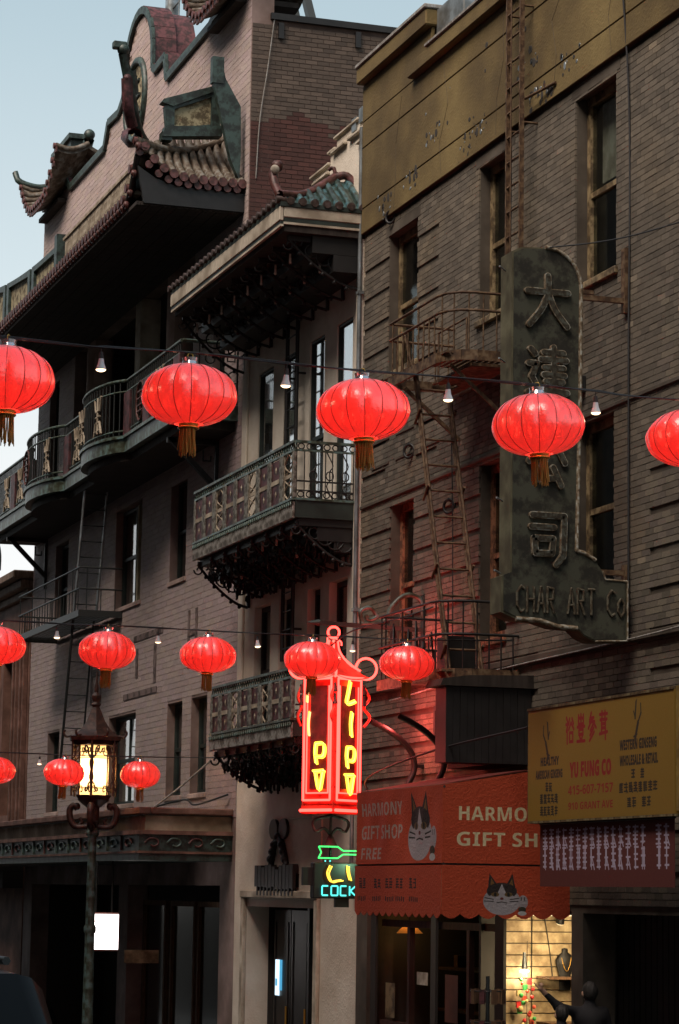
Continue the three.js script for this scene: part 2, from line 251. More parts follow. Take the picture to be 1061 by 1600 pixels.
  const pos = [], hipTop = z => { const k = Math.min(1, z / 2.06); return V(-8.35 + 1.35 * Math.pow(k, 1.6), 17.2 - .62 * Math.pow(k, 1.4), z); }, hipLow = z => V(-6.93, endLip(z), z);
  for (let i = 0; i < 16; i++) for (let j = 0; j < 5; j++) { const f = (a, b) => { const z = a / 16 * 2.06, t = b / 5; return hipLow(z).lerp(hipTop(z), t).add(V(0, -.12 * Math.sin(Math.PI * t), 0)); }; const a = f(i, j), b = f(i + 1, j), c = f(i + 1, j + 1), d = f(i, j + 1); for (const v of [a, c, b, a, d, c]) pos.push(v.x, v.y, v.z); }
  const hip = new THREE.BufferGeometry(); hip.setAttribute('position', new THREE.BufferAttribute(new Float32Array(pos), 3)); hip.computeVertexNormals();
  part(E, 'hip_end', hip, M.tile);
  for (let k = 0; k < 11; k++) { const z = .08 + k * .185, a = hipLow(z), b = hipTop(z); for (let m = 0; m < 4; m++) { const p = t => a.clone().lerp(b, t).add(V(.015, .02 - .12 * Math.sin(Math.PI * t), 0)); part(E, 'roof_tile', tube([p(m / 4), p((m + .5) / 4), p((m + 1.06) / 4)], .068 + .006 * (3 - m), 3, 7), M.tile); }
    part(E, 'eave_tile', [new THREE.CylinderGeometry(.085, .085, .07, 10).rotateZ(Math.PI / 2).translate(-6.9, a.y, z), new THREE.CylinderGeometry(.075, .075, .04, 10).rotateZ(Math.PI / 2).translate(-6.93, a.y - .1, z + .09)], M.eaveRed); }
  F.ends.forEach((p, i) => part(E, 'eave_tile', [new THREE.CylinderGeometry(.085, .085, .07, 10).rotateX(Math.PI / 2).translate(p.x, p.y - .01, p.z + .03), new THREE.SphereGeometry(.07, 6, 5).translate(p.x + .13, p.y - .12, p.z), new THREE.CylinderGeometry(.075, .075, .04, 10).rotateX(Math.PI / 2).translate(p.x + .13, p.y - .13, p.z)], M.eaveRed));
  part(E, 'eave_board', [bx(-25.2, -7.9, 15.5, 15.64, 1.92, 2.02), exZY(shp([[0, 15.52], [1.9, 15.52], [2.03, 16.2], [1.7, 16.0], [1.3, 15.88], [0, 15.86]]), -7.06, -6.98), tube([V(-8.1, 15.6, 2), V(-7.5, 15.85, 2.02), V(-7.02, 16.4, 2.03)], .06, 10, 5)], M.black);
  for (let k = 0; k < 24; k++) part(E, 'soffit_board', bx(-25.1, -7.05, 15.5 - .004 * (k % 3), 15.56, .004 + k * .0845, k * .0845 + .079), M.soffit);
  // the curled hip ridge at the street corner
  part(E, 'ridge_horn', [tube([V(-9.5, 17.25, .9), V(-8.9, 17.12, 1.35), V(-8.44, 17.33, 1.7), V(-8.1, 17.95, 1.95), V(-7.85, 18.55, 2.16)], .095, 24, 8), new THREE.SphereGeometry(.12, 8, 6).translate(-7.84, 18.62, 2.16), cbx(-7.92, -7.76, 18.62, 18.76, 2.1, 2.36, .02), tube([V(-8.2, 17.9, 1.88), V(-8.02, 18.3, 1.99)], .13, 8, 7)], M.green);
  part(E, 'ridge_crest', [tube([V(-8.42, 17.12, 1.75), V(-7.9, 17.0, 2.0), V(-7.3, 16.75, 2.08), V(-6.98, 16.75, 2.1)], .15, 14, 7), tube([V(-8.25, 17.3, 1.85), V(-8.0, 17.6, 2.0), V(-7.9, 18.1, 2.06)], .11, 10, 7), ...Array.from({ length: 7 }, (_, i) => ball(-8.35 + i * .08, 17.25 + i * .14, 1.85 + i * .035, .085, 7))], M.maroon);
  // balustrade box over the eave: pale pierced panels, then dark framed ones
  for (let k = 0; k < 9; k++) { const a = -13.6 + k * .68, b = a + .62, hs = []; for (let i = 0; i < 5; i++) for (let j = 0; j < 2; j++) if (k % 2 || j < 2) hs.push(rect(a + .06 + i * .11, a + .06 + i * .11 + .055, 15.98 + j * .17, 15.98 + j * .17 + .1)); part(E, 'pierced_panel', exXY(shp(rect(a, b, 15.86, 16.36), hs), 1.86, 1.92), M.lattice); }
  part(E, 'panel_rail', [bx(-13.7, -7.5, 16.36, 16.42, 1.83, 1.95), bx(-13.7, -7.5, 15.8, 15.86, 1.83, 1.95)], M.lattice);
  for (const [a, b] of [[-16.9, -14.3], [-19.7, -17.1], [-22.4, -19.9]]) { const top = x => 16.42 + .06 * Math.pow((x + 13.7) / 2.4, 2) * .9; const pts = [[a, 15.86], [b, 15.86]]; for (let i = 0; i <= 6; i++) { const x = b + (a - b) * i / 6; pts.push([x, top(x)]); }
    const inner = [[a + .22, 15.98], [b - .22, 15.98], [b - .22, top(b) - .12], [a + .22, top(a) - .14]]; part(E, 'frame_panel', exXY(shp(pts, [inner]), 1.8, 1.94), M.green); part(E, 'panel_inset', exXY(shp(inner), 1.82, 1.87), M.yellowPanel); }
  part(E, 'end_post', [bx(-14.4, -14.15, 15.86, 16.62, 1.74, 1.98), bx(-7.62, -7.42, 15.9, 16.5, 1.8, 1.95)], M.green);
  { const top = [[1.45, 17.5], [1.0, 17.62], [.5, 17.92]], s = shp([[.36, 17.1], [1.4, 16.98], [1.4, 17.02], ...[...top]]), inn = [[.56, 17.24], [1.26, 17.1], [1.26, 17.46], [.56, 17.76]]; s.holes.push(new THREE.Path(inn.map(p => new THREE.Vector2(...p)))); part(E, 'frame_panel', [exZY(s, -7.55, -7.4), exZY(shp([[1.3, 17.5], [1.52, 17.56], [1.48, 17.62], [.45, 18.0], [.4, 17.92]]), -7.58, -7.36), bx(-7.58, -7.38, 16.85, 17.0, 1.3, 1.5), exZY(shp([[.36, 17.02], [1.5, 16.9], [1.44, 17.1], [.36, 17.22]]), -7.6, -7.34)], M.green); part(E, 'panel_inset', exZY(shp(inn), -7.52, -7.46), M.yellowPanel); }
  part(E, 'wall_post', [exZY(shp([[.3, 16.5], [.12, 16.1], [.1, 16.6], [.12, 17.5], [.42, 18.0], [.5, 18.35], [.68, 18.38], [.66, 17.95]]), -7.1, -6.96), bx(-7.1, -6.94, 17.9, 18.4, .46, .68)], M.green);
  // recessed porch behind the balcony
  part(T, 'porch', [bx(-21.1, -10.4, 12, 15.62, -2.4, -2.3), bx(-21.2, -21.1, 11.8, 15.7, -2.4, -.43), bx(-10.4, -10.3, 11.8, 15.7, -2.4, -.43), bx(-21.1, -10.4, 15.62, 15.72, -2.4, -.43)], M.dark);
  for (const x of [-19.9, -15.25, -12.6]) part(T, 'column', x === -15.25 ? [cbx(-15.5, -15.05, 12, 15.62, -.5, -.06)] : [new THREE.CylinderGeometry(.3, .32, 3.62, 20).translate(x, 13.81, -.32)], x === -15.25 ? M.creamTrim : M.pink);
  for (const x of [-18.4, -16.6, -13.8, -11.6]) { const d = part(T, 'porch_door', [bx(x - .55, x + .55, 12, 14.6, -2.28, -2.2), bx(x - .62, x - .55, 12, 14.7, -2.3, -2.14), bx(x + .55, x + .62, 12, 14.7, -2.3, -2.14)], M.darkGreen); part(d, 'pane', bx(x - .42, x + .42, 13.1, 14.4, -2.19, -2.17), M.glass); }
  // windows
  for (const [i, h] of holes.entries()) { if (i === 1 || i > 9) continue; const wide = h[1] - h[0] > 1.6, c = (h[0] + h[1]) / 2;
    win(T, h[0] + .005, h[1] - .005, h[2] + .005, h[3] - .005, -.15, { frame: M.darkGreen, sill: .04, sillMat: M.pink, sillZ0: -.14, mull: wide ? [c] : null, blind: wide ? [.05, .98] : null, blindMat: M.curtain }); }
  part(T, 'window_column', [bx(-15.02, -14.9, 9.12, 11.18, -.2, -.1), bx(-14.55, -14.43, 9.12, 11.18, -.2, -.1)], M.curtain, 'pale upright bars in a second floor window');
  // faint wall marks left by old lettering: raised outlines in darker plaster
  const markBox = (a, b, c, d) => bx(a, b, c, d, .014, .022);
  { const gm = mat(.17, .12, .11, { tex: 'peel', m: 1 }); for (const q of [[-10.3, -10.15, 7.4, 8.5], [-9.75, -9.6, 7.55, 8.5], [-10.15, -9.75, 8.0, 8.12], [-18.5, -18.35, 7.2, 8.5], [-17.6, -17.45, 7.2, 8.4], [-18.35, -17.6, 7.8, 7.95], [-15.4, -12.6, 7.1, 7.22], [-14.6, -12.2, 8.25, 8.37], [-14.4, -14.2, 7.5, 8.1], [-12.9, -12.7, 7.3, 8.1]]) part(T, 'letter_ghost', markBox(...q), gm); }
  // balcony with two bowed fronts
  const plan = (off = 0) => { const pts = [[-25, 1.08 + off]]; for (const [a, b] of [[-20.2, -16.8], [-14.5, -11.3], [-9.0, -7.1]]) { if (b > -8) { break; } pts.push([a, 1.08 + off]); for (let i = 1; i < 14; i++) { const t = i / 14; pts.push([a + (b - a) * t, 1.08 + off + .4 * Math.pow(Math.sin(Math.PI * t), .6)]); } pts.push([b, 1.08 + off]); } pts.push([-7.15, 1.08 + off]); return pts; };
  const B = part(T, 'balcony', [exXZ(shp([...plan(.03), [-7.12, .004], [-25, .004]]), 11.66, 11.93)], M.teal);
  part(B, 'floor_rim', plan(.05).slice(0, -1).map((p, i, a) => { const q = plan(.05)[i + 1]; return bar(V(p[0], 11.95, p[1]), V(q[0], 11.95, q[1]), .05, .06); }), M.teal);
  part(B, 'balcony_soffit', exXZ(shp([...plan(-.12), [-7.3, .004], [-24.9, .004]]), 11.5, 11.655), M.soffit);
  for (const [y, r] of [[13.08, .035], [12.86, .02], [12.08, .02]]) part(B, 'rail', [poly(plan().map(p => V(p[0], y, p[1])), r, 6), rod(V(-7.15, y, 1.08), V(-7.15, y, .01), r)], M.teal);
  const at = x => { const P = plan(); for (let i = 0; i + 1 < P.length; i++) if (x >= P[i][0] && x <= P[i + 1][0]) return P[i][1] + (P[i + 1][1] - P[i][1]) * (x - P[i][0]) / (P[i + 1][0] - P[i][0] || 1); return 1.08; };
  for (let x = -24.8; x < -7.2; x += .15) part(B, 'baluster', rod(V(x, 11.93, at(x)), V(x, x % .76 < .1 ? 13.06 : 12.86, at(x)), .014, 5), M.iron);
  for (const x of [-23.2, -21.6, -19.1, -17.4, -15.6, -13.6, -12.2, -10.1, -8.6]) { const z = at(x), k = (s) => V(s[0] * .3 + x, 12.47 + s[1] * .38, z + .03); // long-life medallions and a figure with raised arms in turn
    if (Math.round(x * 10) % 2) part(B, 'rail_ornament', [tube(Array.from({ length: 12 }, (_, i) => k([Math.cos(i * Math.PI / 6), Math.sin(i * Math.PI / 6)])), .026, 30, 5, true), ...[.5, .15, -.2, -.5].map(y => rod(k([-.7, y]), k([.7, y]), .022, 5)), rod(k([0, .5]), k([0, -.5]), .012, 5)], M.eaveRed);
    else part(B, 'rail_ornament', [poly([k([-.9, 1]), k([-.5, .3]), k([.5, .3]), k([.9, 1])], .028, 5), rod(k([0, 1]), k([0, -.9]), .028, 5), rod(k([-.6, 0]), k([.6, 0]), .024, 5), poly([k([-.5, -.3]), k([-1, -1])], .028, 5), poly([k([.5, -.3]), k([1, -1])], .028, 5), rod(k([-.5, -.3]), k([.5, -.3]), .024, 5), rod(k([-.9, -.75]), k([.9, -.75]), .024, 5)], M.lattice); }
  for (const x of [-22.4, -20.35, -16.6, -14.7, -11.15, -9.6, -7.35]) part(B, 'rail_post', [cbx(x - .24, x + .24, 11.94, 12.84, at(x) - .05, at(x) + .05, .012)], M.maroon);
  // scrollwork of the end railing, facing down the street
  const er = (z, y) => V(-7.15, y, z), ring2 = (z, y, r) => tube(Array.from({ length: 10 }, (_, i) => er(z + r * Math.cos(i * Math.PI / 5), y + r * Math.sin(i * Math.PI / 5))), .014, 24, 5, true);
  part(B, 'end_scroll', [ring2(.55, 12.78, .09), ring2(.1, 12.45, .11), tube([er(1.0, 12.1), er(.85, 12.5), er(.5, 12.6), er(.2, 12.5), er(.1, 12.2)], .016, 18, 5), poly([er(.3, 13), er(.08, 13), er(.08, 12.75), er(.22, 12.75), er(.22, 12.88)], .013, 5), rod(er(.75, 11.95), er(.75, 13.05), .014), rod(er(.35, 11.95), er(.35, 13.05), .014), rod(er(.03, 11.95), er(.03, 13.05), .016), poly([er(.3, 12.2), er(.06, 12.2), er(.06, 12.0)], .013, 5)], M.black);
  for (const x of [-23.6, -8.4]) part(B, 'bracket', [bar(V(x, 10.6, .04), V(x, 11.5, .95), .09, .1), bar(V(x, 11.45, .0), V(x, 11.45, 1.0), .09, .1), bar(V(x, 10.3, .03), V(x, 11.5, .03), .09, .06), poly([V(x, 11.3, .3), V(x, 11.1, .3), V(x, 11.1, .15), V(x, 11.2, .15)], .016)], M.black);
  // street-level canopy with its pale upper skirt, painted frieze and dark shopfront
  const Cn = part(T, 'canopy', [bx(-25.1, -6.95, 3.72, 4.2, 0.004, 1.7), bx(-25.1, -6.95, 4.5, 4.56, .004, 1.62)], M.green);
  part(Cn, 'canopy_skirt', [bx(-25.05, -7.0, 4.2, 4.5, .006, 1.58)], mat(.55, .46, .33, { tex: 'mottle', m: 1.6 }));
  part(Cn, 'canopy_rim', [cbx(-25.15, -6.9, 4.52, 4.64, 1.5, 1.72, .02), cbx(-7.02, -6.88, 4.52, 4.64, .004, 1.5, .02), bx(-25.12, -6.93, 4.17, 4.24, 1.66, 1.76), bx(-7.0, -6.9, 4.17, 4.24, .004, 1.66), bx(-25.12, -6.93, 3.84, 3.88, 1.7, 1.74), bx(-6.95, -6.92, 3.84, 3.88, .004, 1.74)], M.brownPaint);
  for (let i = 0; i < 16; i++) part(Cn, 'frieze_ornament', [tube([0, 1, 2, 3, 4, 5].map(k => V(-24.2 + i * 1.1 + .3 * Math.cos(k * 1.1) * (1 - k * .12), 4.02 + .1 * Math.sin(k * 1.1) * (1 - k * .1), 1.715)), .018, 14, 5), bx(-24.75 + i * 1.1, -24.71 + i * 1.1, 3.9, 4.16, 1.7, 1.73)], i % 3 ? M.teal : M.eaveRed);
  for (let i = 0; i < 4; i++) part(Cn, 'frieze_ornament', tube([0, 1, 2, 3, 4, 5].map(k => V(-6.935, 4.02 + .1 * Math.sin(k * 1.1) * (1 - k * .1), .25 + i * .4 + .15 * Math.cos(k * 1.1) * (1 - k * .12))), .018, 14, 5), i % 2 ? M.eaveRed : M.teal);
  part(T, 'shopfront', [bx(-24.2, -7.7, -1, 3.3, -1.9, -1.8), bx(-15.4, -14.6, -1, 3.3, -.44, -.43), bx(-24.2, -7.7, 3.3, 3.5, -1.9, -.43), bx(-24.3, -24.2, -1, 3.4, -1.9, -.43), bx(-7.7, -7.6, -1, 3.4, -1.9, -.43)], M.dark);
  for (const x of [-13.6, -11.4, -9.4]) { const d = part(T, 'shop_door', [bx(x - .9, x - .8, -.6, 3.0, -.4, -.3), bx(x + .8, x + .9, -.6, 3.0, -.4, -.3), bx(x - .8, x + .8, 2.9, 3.0, -.4, -.3), bx(x - .8, x + .8, -.6, .3, -.38, -.32)], M.wood); part(d, 'pane', bx(x - .8, x + .8, .3, 2.9, -.36, -.355), M.dullGlass); }
  part(T, 'notice_board', bx(-9.9, -9.84, 1.86, 2.1, .55, 1.2), mat(.42, .3, .17, { tex: 'mottle', m: .5 }), 'beige board below the canopy beside the lit box sign');
  // bare side wall of brick, rising behind the lower cream house, its lower part painted red
  const rag = z => 17.32 + .1 * Math.sin(z * 5) + .08 * Math.sin(z * 13 + 1) + (z < -1 ? -.08 * (z + 1) * -1 : 0);
  part(T, 'side_wall', [bx(-7.05, X1, -1.2, 19.15, -14, -.421), bx(X0, X0 + .3, -1.2, 19.3, -14, -.43), bx(X0 + .3, -7.06, -1.2, 19.3, -14, -13.7)], mat(.11, .07, .055, { tex: 'mottle', m: 2 }));
  part(T, 'roof', bx(X0 + .3, -7.06, 18.6, 18.8, -13.7, -.43), M.grey);
  const up = brickSet(.145, .105, .08, 5, .3), low = brickSet(.105, .036, .027, 5, .16);
  bricks(T, { axis: 'x', p: X1, u0: -4.2, u1: -.001, y0: 13.2, y1: 19.15, h: .085, len: .23, joint: .012, mats: up, restMat: brickBase(1, 1, 1), tint: (u, y) => (y < rag(u) + rr(-.1, .1) || u > -.33 && rnd() < .35 ? low : up)[Math.floor(rnd() * 5)], shade: (u, y) => { const k = rr(.72, 1.3); return y < rag(u) + rr(-.1, .1) ? [.105 * k, .036 * k, .027 * k] : [.145 * k, .105 * k, .08 * k]; } });
  part(T, 'wall_coping', [bx(-7.1, X1 + .08, 19.15, 19.27, -14, -.35), ...[-.55, -2.05].map(z => bx(X1 + .01, X1 + .07, 18.8, 19.1, z - .05, z + .05))], M.black);
  part(T, 'wall_cable', tube([V(X1 + .05, 19.2, -.42), V(X1 + .06, 18.2, -.3), V(X1 + .05, 17.2, -.17), V(X1 + .04, 16.1, -.12)], .012, 16, 5), M.coping);
}
// openwork bracket under an eave or balcony: arm, curved web with gaps, volutes and studs, at x, reaching from the wall out to zOut
function scrollBracket(parent, x, zOut, yTop, yBot, m = M.black, w = .05) {
  const L = (a, b, t) => a + (b - a) * t, prof = t => V(x, yBot + (yTop - .06 - yBot) * Math.pow(t, 1.6), L(.04, zOut, t)), g = [bar(V(x, yTop - .05, .01), V(x, yTop - .05, zOut), w, .08), tube([0, .2, .4, .6, .8, 1].map(prof), .026, 20, 5), bar(V(x, yBot, .03), V(x, yTop, .03), w, .05)];
  for (let k = 1; k < 6; k++) { const p = prof(k / 6), h = (yTop - p.y) * .42; if (h < .04) continue; const c = V(x, p.y + h + .02, p.z), r = h * .8; g.push(tube(Array.from({ length: 9 }, (_, i) => c.clone().add(V(0, r * (1 - i * .085) * Math.sin(i * .75 + k), r * (1 - i * .085) * Math.cos(i * .75 + k)))), .016, 20, 5)); g.push(ball(x, p.y - .035, p.z, .035, 6)); }
  g.push(tube(Array.from({ length: 9 }, (_, i) => V(x, yTop - .16 - .09 * (1 - i * .09) * Math.sin(i * .8), zOut - .02 + .09 * (1 - i * .09) * Math.cos(i * .8))), .016, 18, 5));
  return part(parent, 'scroll_bracket', g, m);
}
// ------------------------------------------------------------------ cream house with the bar
const cream = thing('narrow_house', 'narrow cream house with two ironwork balconies and a dark tiled eave', 'building', [-3.4, -.2, 0]);
{
  const T = cream, X0 = -6.735, X1 = -.012;
  const h3 = [[-5.83, -4.93], [-4.3, -3.5], [-2.83, -2.03], [-1.39, -.58]].map(a => [...a, 9.25, 12.28]), h2 = [[-5.83, -4.85], [-4.35, -3.5], [-2.75, -2.07], [-1.6, -.68]].map(a => [...a, 5.85, 8.12]), door = [-5.95, -1.95, -.6, 2.95];
  const prof = [[X1, 15.47], [-.4, 15.47], [-.4, 15.43], [-1.56, 15.43], [-1.56, 15.26], [-1.88, 15.26], [-1.88, 15.08], [-2.84, 15.08], [-2.84, 14.2], [X0, 14.2]];
  part(T, 'wall', exXY(shp([[X0, -1], [X1, -1], ...prof], holesOf([...h3, ...h2, door])), -.4, 0), M.cream);
  part(T, 'gable_moulding', [[-1.7, -1.0, 15.2], [-.85, -.05, 15.2], [-2.7, -1.9, 14.92], [-.4, -.05, 15.02]].map(([a, b, y]) => cbx(a, b, y, y + .05, 0.002, .07, .01)), M.creamTrim);
  part(T, 'gable_coping', [cbx(-2.9, -1.9, 15.08, 15.13, -.42, .05), cbx(-1.94, -1.58, 15.26, 15.31, -.42, .05), cbx(-1.62, -.38, 15.43, 15.48, -.42, .05)], M.creamTrim);
  part(T, 'flashing', [bx(-.72, -.5, 15.3, 15.52, -.2, .03), bx(-.36, -.1, 15.36, 15.6, -.2, .03)], M.galv);
  body(T, X0, X1, -1, 14.1, -.402, M.cream, M.grey);
  for (const h of h3) win(T, h[0] + .004, h[1] - .004, h[2], h[3] - .004, -.025, { frame: M.darkGreen, w: .045, split: .45, blind: [.02, .98], glass: M.oldGlass });
  for (const h of h2) win(T, h[0] + .004, h[1] - .004, h[2], h[3] - .004, -.13, { frame: M.black, w: .08, sill: .03, sillMat: M.creamTrim, sillZ0: -.12 });
  for (const [a, b] of [[-.3, -.03], [X0 + .02, X0 + .3]]) part(T, 'pilaster', cbx(a, b, 5.2, 13.4, .002, .05), M.cream);
  part(T, 'drain_pipe', [rod(V(-.02, 3.2, .09), V(-.02, 15.2, .09), .035, 8), ...[5, 7.5, 10, 12.5].map(y => bx(-.07, .03, y, y + .05, .03, .13))], M.galv);
  // eave
  const R = sweptRoof({ x0: X0 + .03, x1: -.03, zF: 1.38, zR: .25, eave: () => 13.86, ridge: () => 14.5, pitch: .27, n: 12, ix1: .75, ix0: .1, sag: .08, r: .055 });
  const E = part(T, 'eave_roof', R.deck, M.blueTile);
  for (const g of R.tiles) part(E, 'roof_tile', g, M.blueTile);
  R.ends.forEach((p, i) => part(E, 'eave_tile', [new THREE.CylinderGeometry(.062, .062, .16, 9).rotateX(Math.PI / 2).translate(p.x, p.y + .035, p.z + .02)], M.tileEnd));
  const pk = V(-.78, 14.5, .25), lowZ = z => V(-.02, 13.86, z), pos = [];
  for (const v of [lowZ(.01), pk, lowZ(1.4), lowZ(.01), V(-.78, 14.5, .01), pk]) pos.push(v.x, v.y, v.z);
  const hg = new THREE.BufferGeometry(); hg.setAttribute('position', new THREE.BufferAttribute(new Float32Array(pos), 3)); hg.computeVertexNormals();
  part(E, 'hip_end', hg, M.blueTile);
  for (let k = 0; k < 7; k++) { const z = .06 + k * .2, t = z < .25 ? 1 : 1 - (z - .25) / 1.15, top = V(-.02 - .76 * t, 13.86 + .64 * t, z); part(E, 'roof_tile', [rod(V(.0, 13.87, z), top, .06, 8)], M.blueTile); part(E, 'eave_tile', new THREE.CylinderGeometry(.066, .066, .06, 10).rotateZ(Math.PI / 2).translate(.02, 13.88, z), M.tileEnd); }
  part(E, 'hip_ridge', [tube([V(-.02, 13.98, 1.42), V(-.35, 14.12, .9), V(-.78, 14.56, .28)], .07, 12, 7), tube([V(-.78, 14.56, .28), V(-.75, 14.6, .1), V(-.7, 14.45, -.05)], .07, 8, 7), tube([V(-6.6, 14.56, .25), V(-3.4, 14.56, .25), V(-.78, 14.58, .25)], .08, 6, 7), tube([V(-.1, 13.98, 1.4), V(-.2, 14.2, 1.46), V(-.3, 14.42, 1.44), V(-.28, 14.52, 1.36)], .075, 12, 7), ball(-.26, 14.5, 1.4, .1, 8), tube([V(-.78, 14.56, .26), V(-.8, 14.72, .3), V(-.86, 14.7, .36)], .035, 8, 5)], M.eaveRed);
  part(E, 'finial_disc', new THREE.SphereGeometry(.075, 10, 8).scale(.5, 1, 1).translate(-.18, 14.42, 1.46), M.pale);
  part(E, 'fascia', [cbx(X0 + .02, .01, 13.56, 13.79, 1.36, 1.43, .012), cbx(-.05, .012, 13.62, 13.79, .005, 1.355, .012)], M.creamTrim);
  part(E, 'fascia_trim', [bx(X0 + .02, .03, 13.79, 13.86, 1.3, 1.42), bx(-.1, .03, 13.79, 13.86, .005, 1.3), bx(X0 + .02, .0, 13.51, 13.555, 1.35, 1.41), bx(-.05, .0, 13.55, 13.615, .005, 1.35)], M.darkGreen);
  part(E, 'fascia_bead', [bx(X0 + .02, .008, 13.47, 13.505, 1.36, 1.415), bx(-.05, .006, 13.51, 13.545, .005, 1.36)], M.creamTrim);
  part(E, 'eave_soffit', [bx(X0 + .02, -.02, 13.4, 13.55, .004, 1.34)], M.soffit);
  part(E, 'corbel', [bx(X0 + .06, -.1, 13.12, 13.395, .004, .85), bx(X0 + .06, -.1, 12.85, 13.115, .004, .5)], M.black);
  for (let i = 0; i < 9; i++) scrollBracket(E, X0 + .1 + i * .8, 1.22, 13.4, i ? 12.62 : 12.45);
  const drop = (x, y, z) => [new THREE.CylinderGeometry(.016, .024, .13, 7).translate(x, y - .065, z), new THREE.SphereGeometry(.026, 7, 5).translate(x, y - .14, z)];
  for (let i = 0; i < 8; i++) { part(E, 'pendant', drop(X0 + .5 + i * .8, 13.2, 1.05), M.pale); part(E, 'pendant', drop(X0 + .8 + i * .8, 13.02, .65), M.pale); }
  // balconies
  for (const [xa, xb, yf, yb, yr, lo, n] of [[-6.2, -.27, 8.95, 9.22, 10.14, 8.2, 9], [-4.82, -.16, 5.56, 5.8, 6.6, 4.95, 8]]) {
    const B = part(T, 'balcony', [bx(xa, xb, yf, yb, .004, 1.0)], M.darkGreen);
    part(B, 'floor_fascia', cbx(xa - .01, xb - .01, yf - .02, yb - .02, 1.004, 1.05, .012), mat(.27, .26, .235, { tex: 'peel', m: .9 }));
    const rim = []; for (let x = xa; x < xb; x += .11) rim.push(tube([V(x, yb - .02, 1.055), V(x + .055, yb - .09, 1.06), V(x + .11, yb - .02, 1.055)], .014, 6, 4)); part(B, 'rim_scallop', [rim, bx(xa, xb, yb, yb + .035, .99, 1.065), bx(xb - .05, xb + .02, yb, yb + .035, .004, .99)], M.teal);
    const y0 = yb + .035, band = []; for (let x = xa; x < xb - .05; x += .13) { band.push(rod(V(x, yr - .11, 1.02), V(x + .065, yr - .02, 1.02), .011, 5), rod(V(x + .065, yr - .02, 1.02), V(x + .13, yr - .11, 1.02), .011, 5)); }
    part(B, 'rail', [band, bx(xa, xb, yr - .02, yr + .02, .99, 1.05), bx(xa, xb, yr - .15, yr - .115, 1.0, 1.04), bx(xb - .03, xb + .02, yr - .02, yr + .02, .004, .99), bx(xb - .02, xb + .01, yr - .15, yr - .12, .004, .99)], M.teal);
    const pw = (xb - xa) / n, yt = yr - .15, ym = (y0 + yt) / 2;
    for (let k = 0; k <= n; k++) { const x = xa + k * pw; part(B, 'post', [cbx(Math.max(xa, x - .09), Math.min(xb, x + .09), y0, yt, .99, 1.05, .01)], mat(.2, .2, .175, { tex: 'peel', m: .5 }));
      if (k === n) break; const a = x + .095, b = x + pw - .095, c = (a + b) / 2;
      if (k % 3 === 2) { part(B, 'open_scroll', [tube([V(c, y0, 1.02), V(a + .03, y0 + .15, 1.02), V(b - .03, y0 + .35, 1.02), V(a + .03, y0 + .55, 1.02), V(c, yt, 1.02)], .014, 22, 5), tube([V(c, y0, 1.025), V(b - .03, y0 + .15, 1.02), V(a + .03, y0 + .35, 1.02), V(b - .03, y0 + .55, 1.02), V(c, yt, 1.02)], .014, 22, 5), rod(V(a + .02, y0, 1.02), V(a + .02, yt, 1.02), .01), rod(V(b - .02, y0, 1.02), V(b - .02, yt, 1.02), .01), bx(a, b, ym - .03, ym + .03, 1.01, 1.03)], M.lattice); continue; }
      for (const [ya, yc] of [[y0 + .02, ym - .04], [ym + .04, yt - .02]]) { const p = part(B, 'rail_panel', bx(a, b, ya, yc, 1.0, 1.025), M.maroon); part(p, 'panel_stud', new THREE.OctahedronGeometry(.05).scale(.8, 1.2, .3).translate(c, (ya + yc) / 2, 1.028), M.lattice); }
      part(B, 'cross_bar', bx(a, b, ym - .035, ym + .035, 1.004, 1.036), M.lattice); }
    const S = [], e = xb - .005; for (let z = .06; z < .98; z += .115) S.push(rod(V(e, y0, z), V(e, yt, z), .009, 5)); for (const z of [.2, .45, .72]) { S.push(tube(Array.from({ length: 8 }, (_, i) => V(e, ym + .07 * Math.sin(i * Math.PI / 4), z + .06 * Math.cos(i * Math.PI / 4))), .011, 18, 5, true)); S.push(tube([V(e, y0, z - .05), V(e, y0 + .2, z + .05), V(e, ym - .07, z), V(e, ym + .07, z), V(e, yt - .2, z - .05), V(e, yt, z + .05)], .011, 18, 5)); }
    S.push(bar(V(e, ym - .1, .0), V(e, ym - .1, .98), .02, .025), bar(V(e, y0 + .12, 0), V(e, y0 + .12, .98), .02, .02)); for (let z = .08; z < .96; z += .14) S.push(tube(Array.from({ length: 7 }, (_, i) => V(e, yr - .07 + .045 * Math.sin(i * Math.PI / 3.5), z + .05 * Math.cos(i * Math.PI / 3.5))), .01, 14, 4, true), tube(Array.from({ length: 7 }, (_, i) => V(e, y0 + .06 + .045 * Math.sin(i * Math.PI / 3.5), z + .05 * Math.cos(i * Math.PI / 3.5))), .01, 14, 4, true));
    part(B, 'side_rail', S, M.black);
    part(B, 'balcony_soffit', [bx(xa + .05, xb - .04, yf - .12, yf - .004, .004, .93), bx(xa + .1, xb - .06, yf - .34, yf - .124, .004, .62), bx(xa + .2, xb - .08, yf - .5, yf - .344, .004, .34)], M.black);
    for (let i = 0; i < 8; i++) scrollBracket(B, xa + .06 + i * (xb - xa - .14) / 7, .97, yf - .02, i ? lo + .05 : lo - .05);
    for (let i = 0; i < 7; i++) { const x = xa + .5 + i * (xb - xa - .4) / 7; part(B, 'pendant', drop(x, yf - .1, .85), M.pale); if (i % 2) part(B, 'pendant', drop(x + .3, yf - .32, .6), M.pale); }
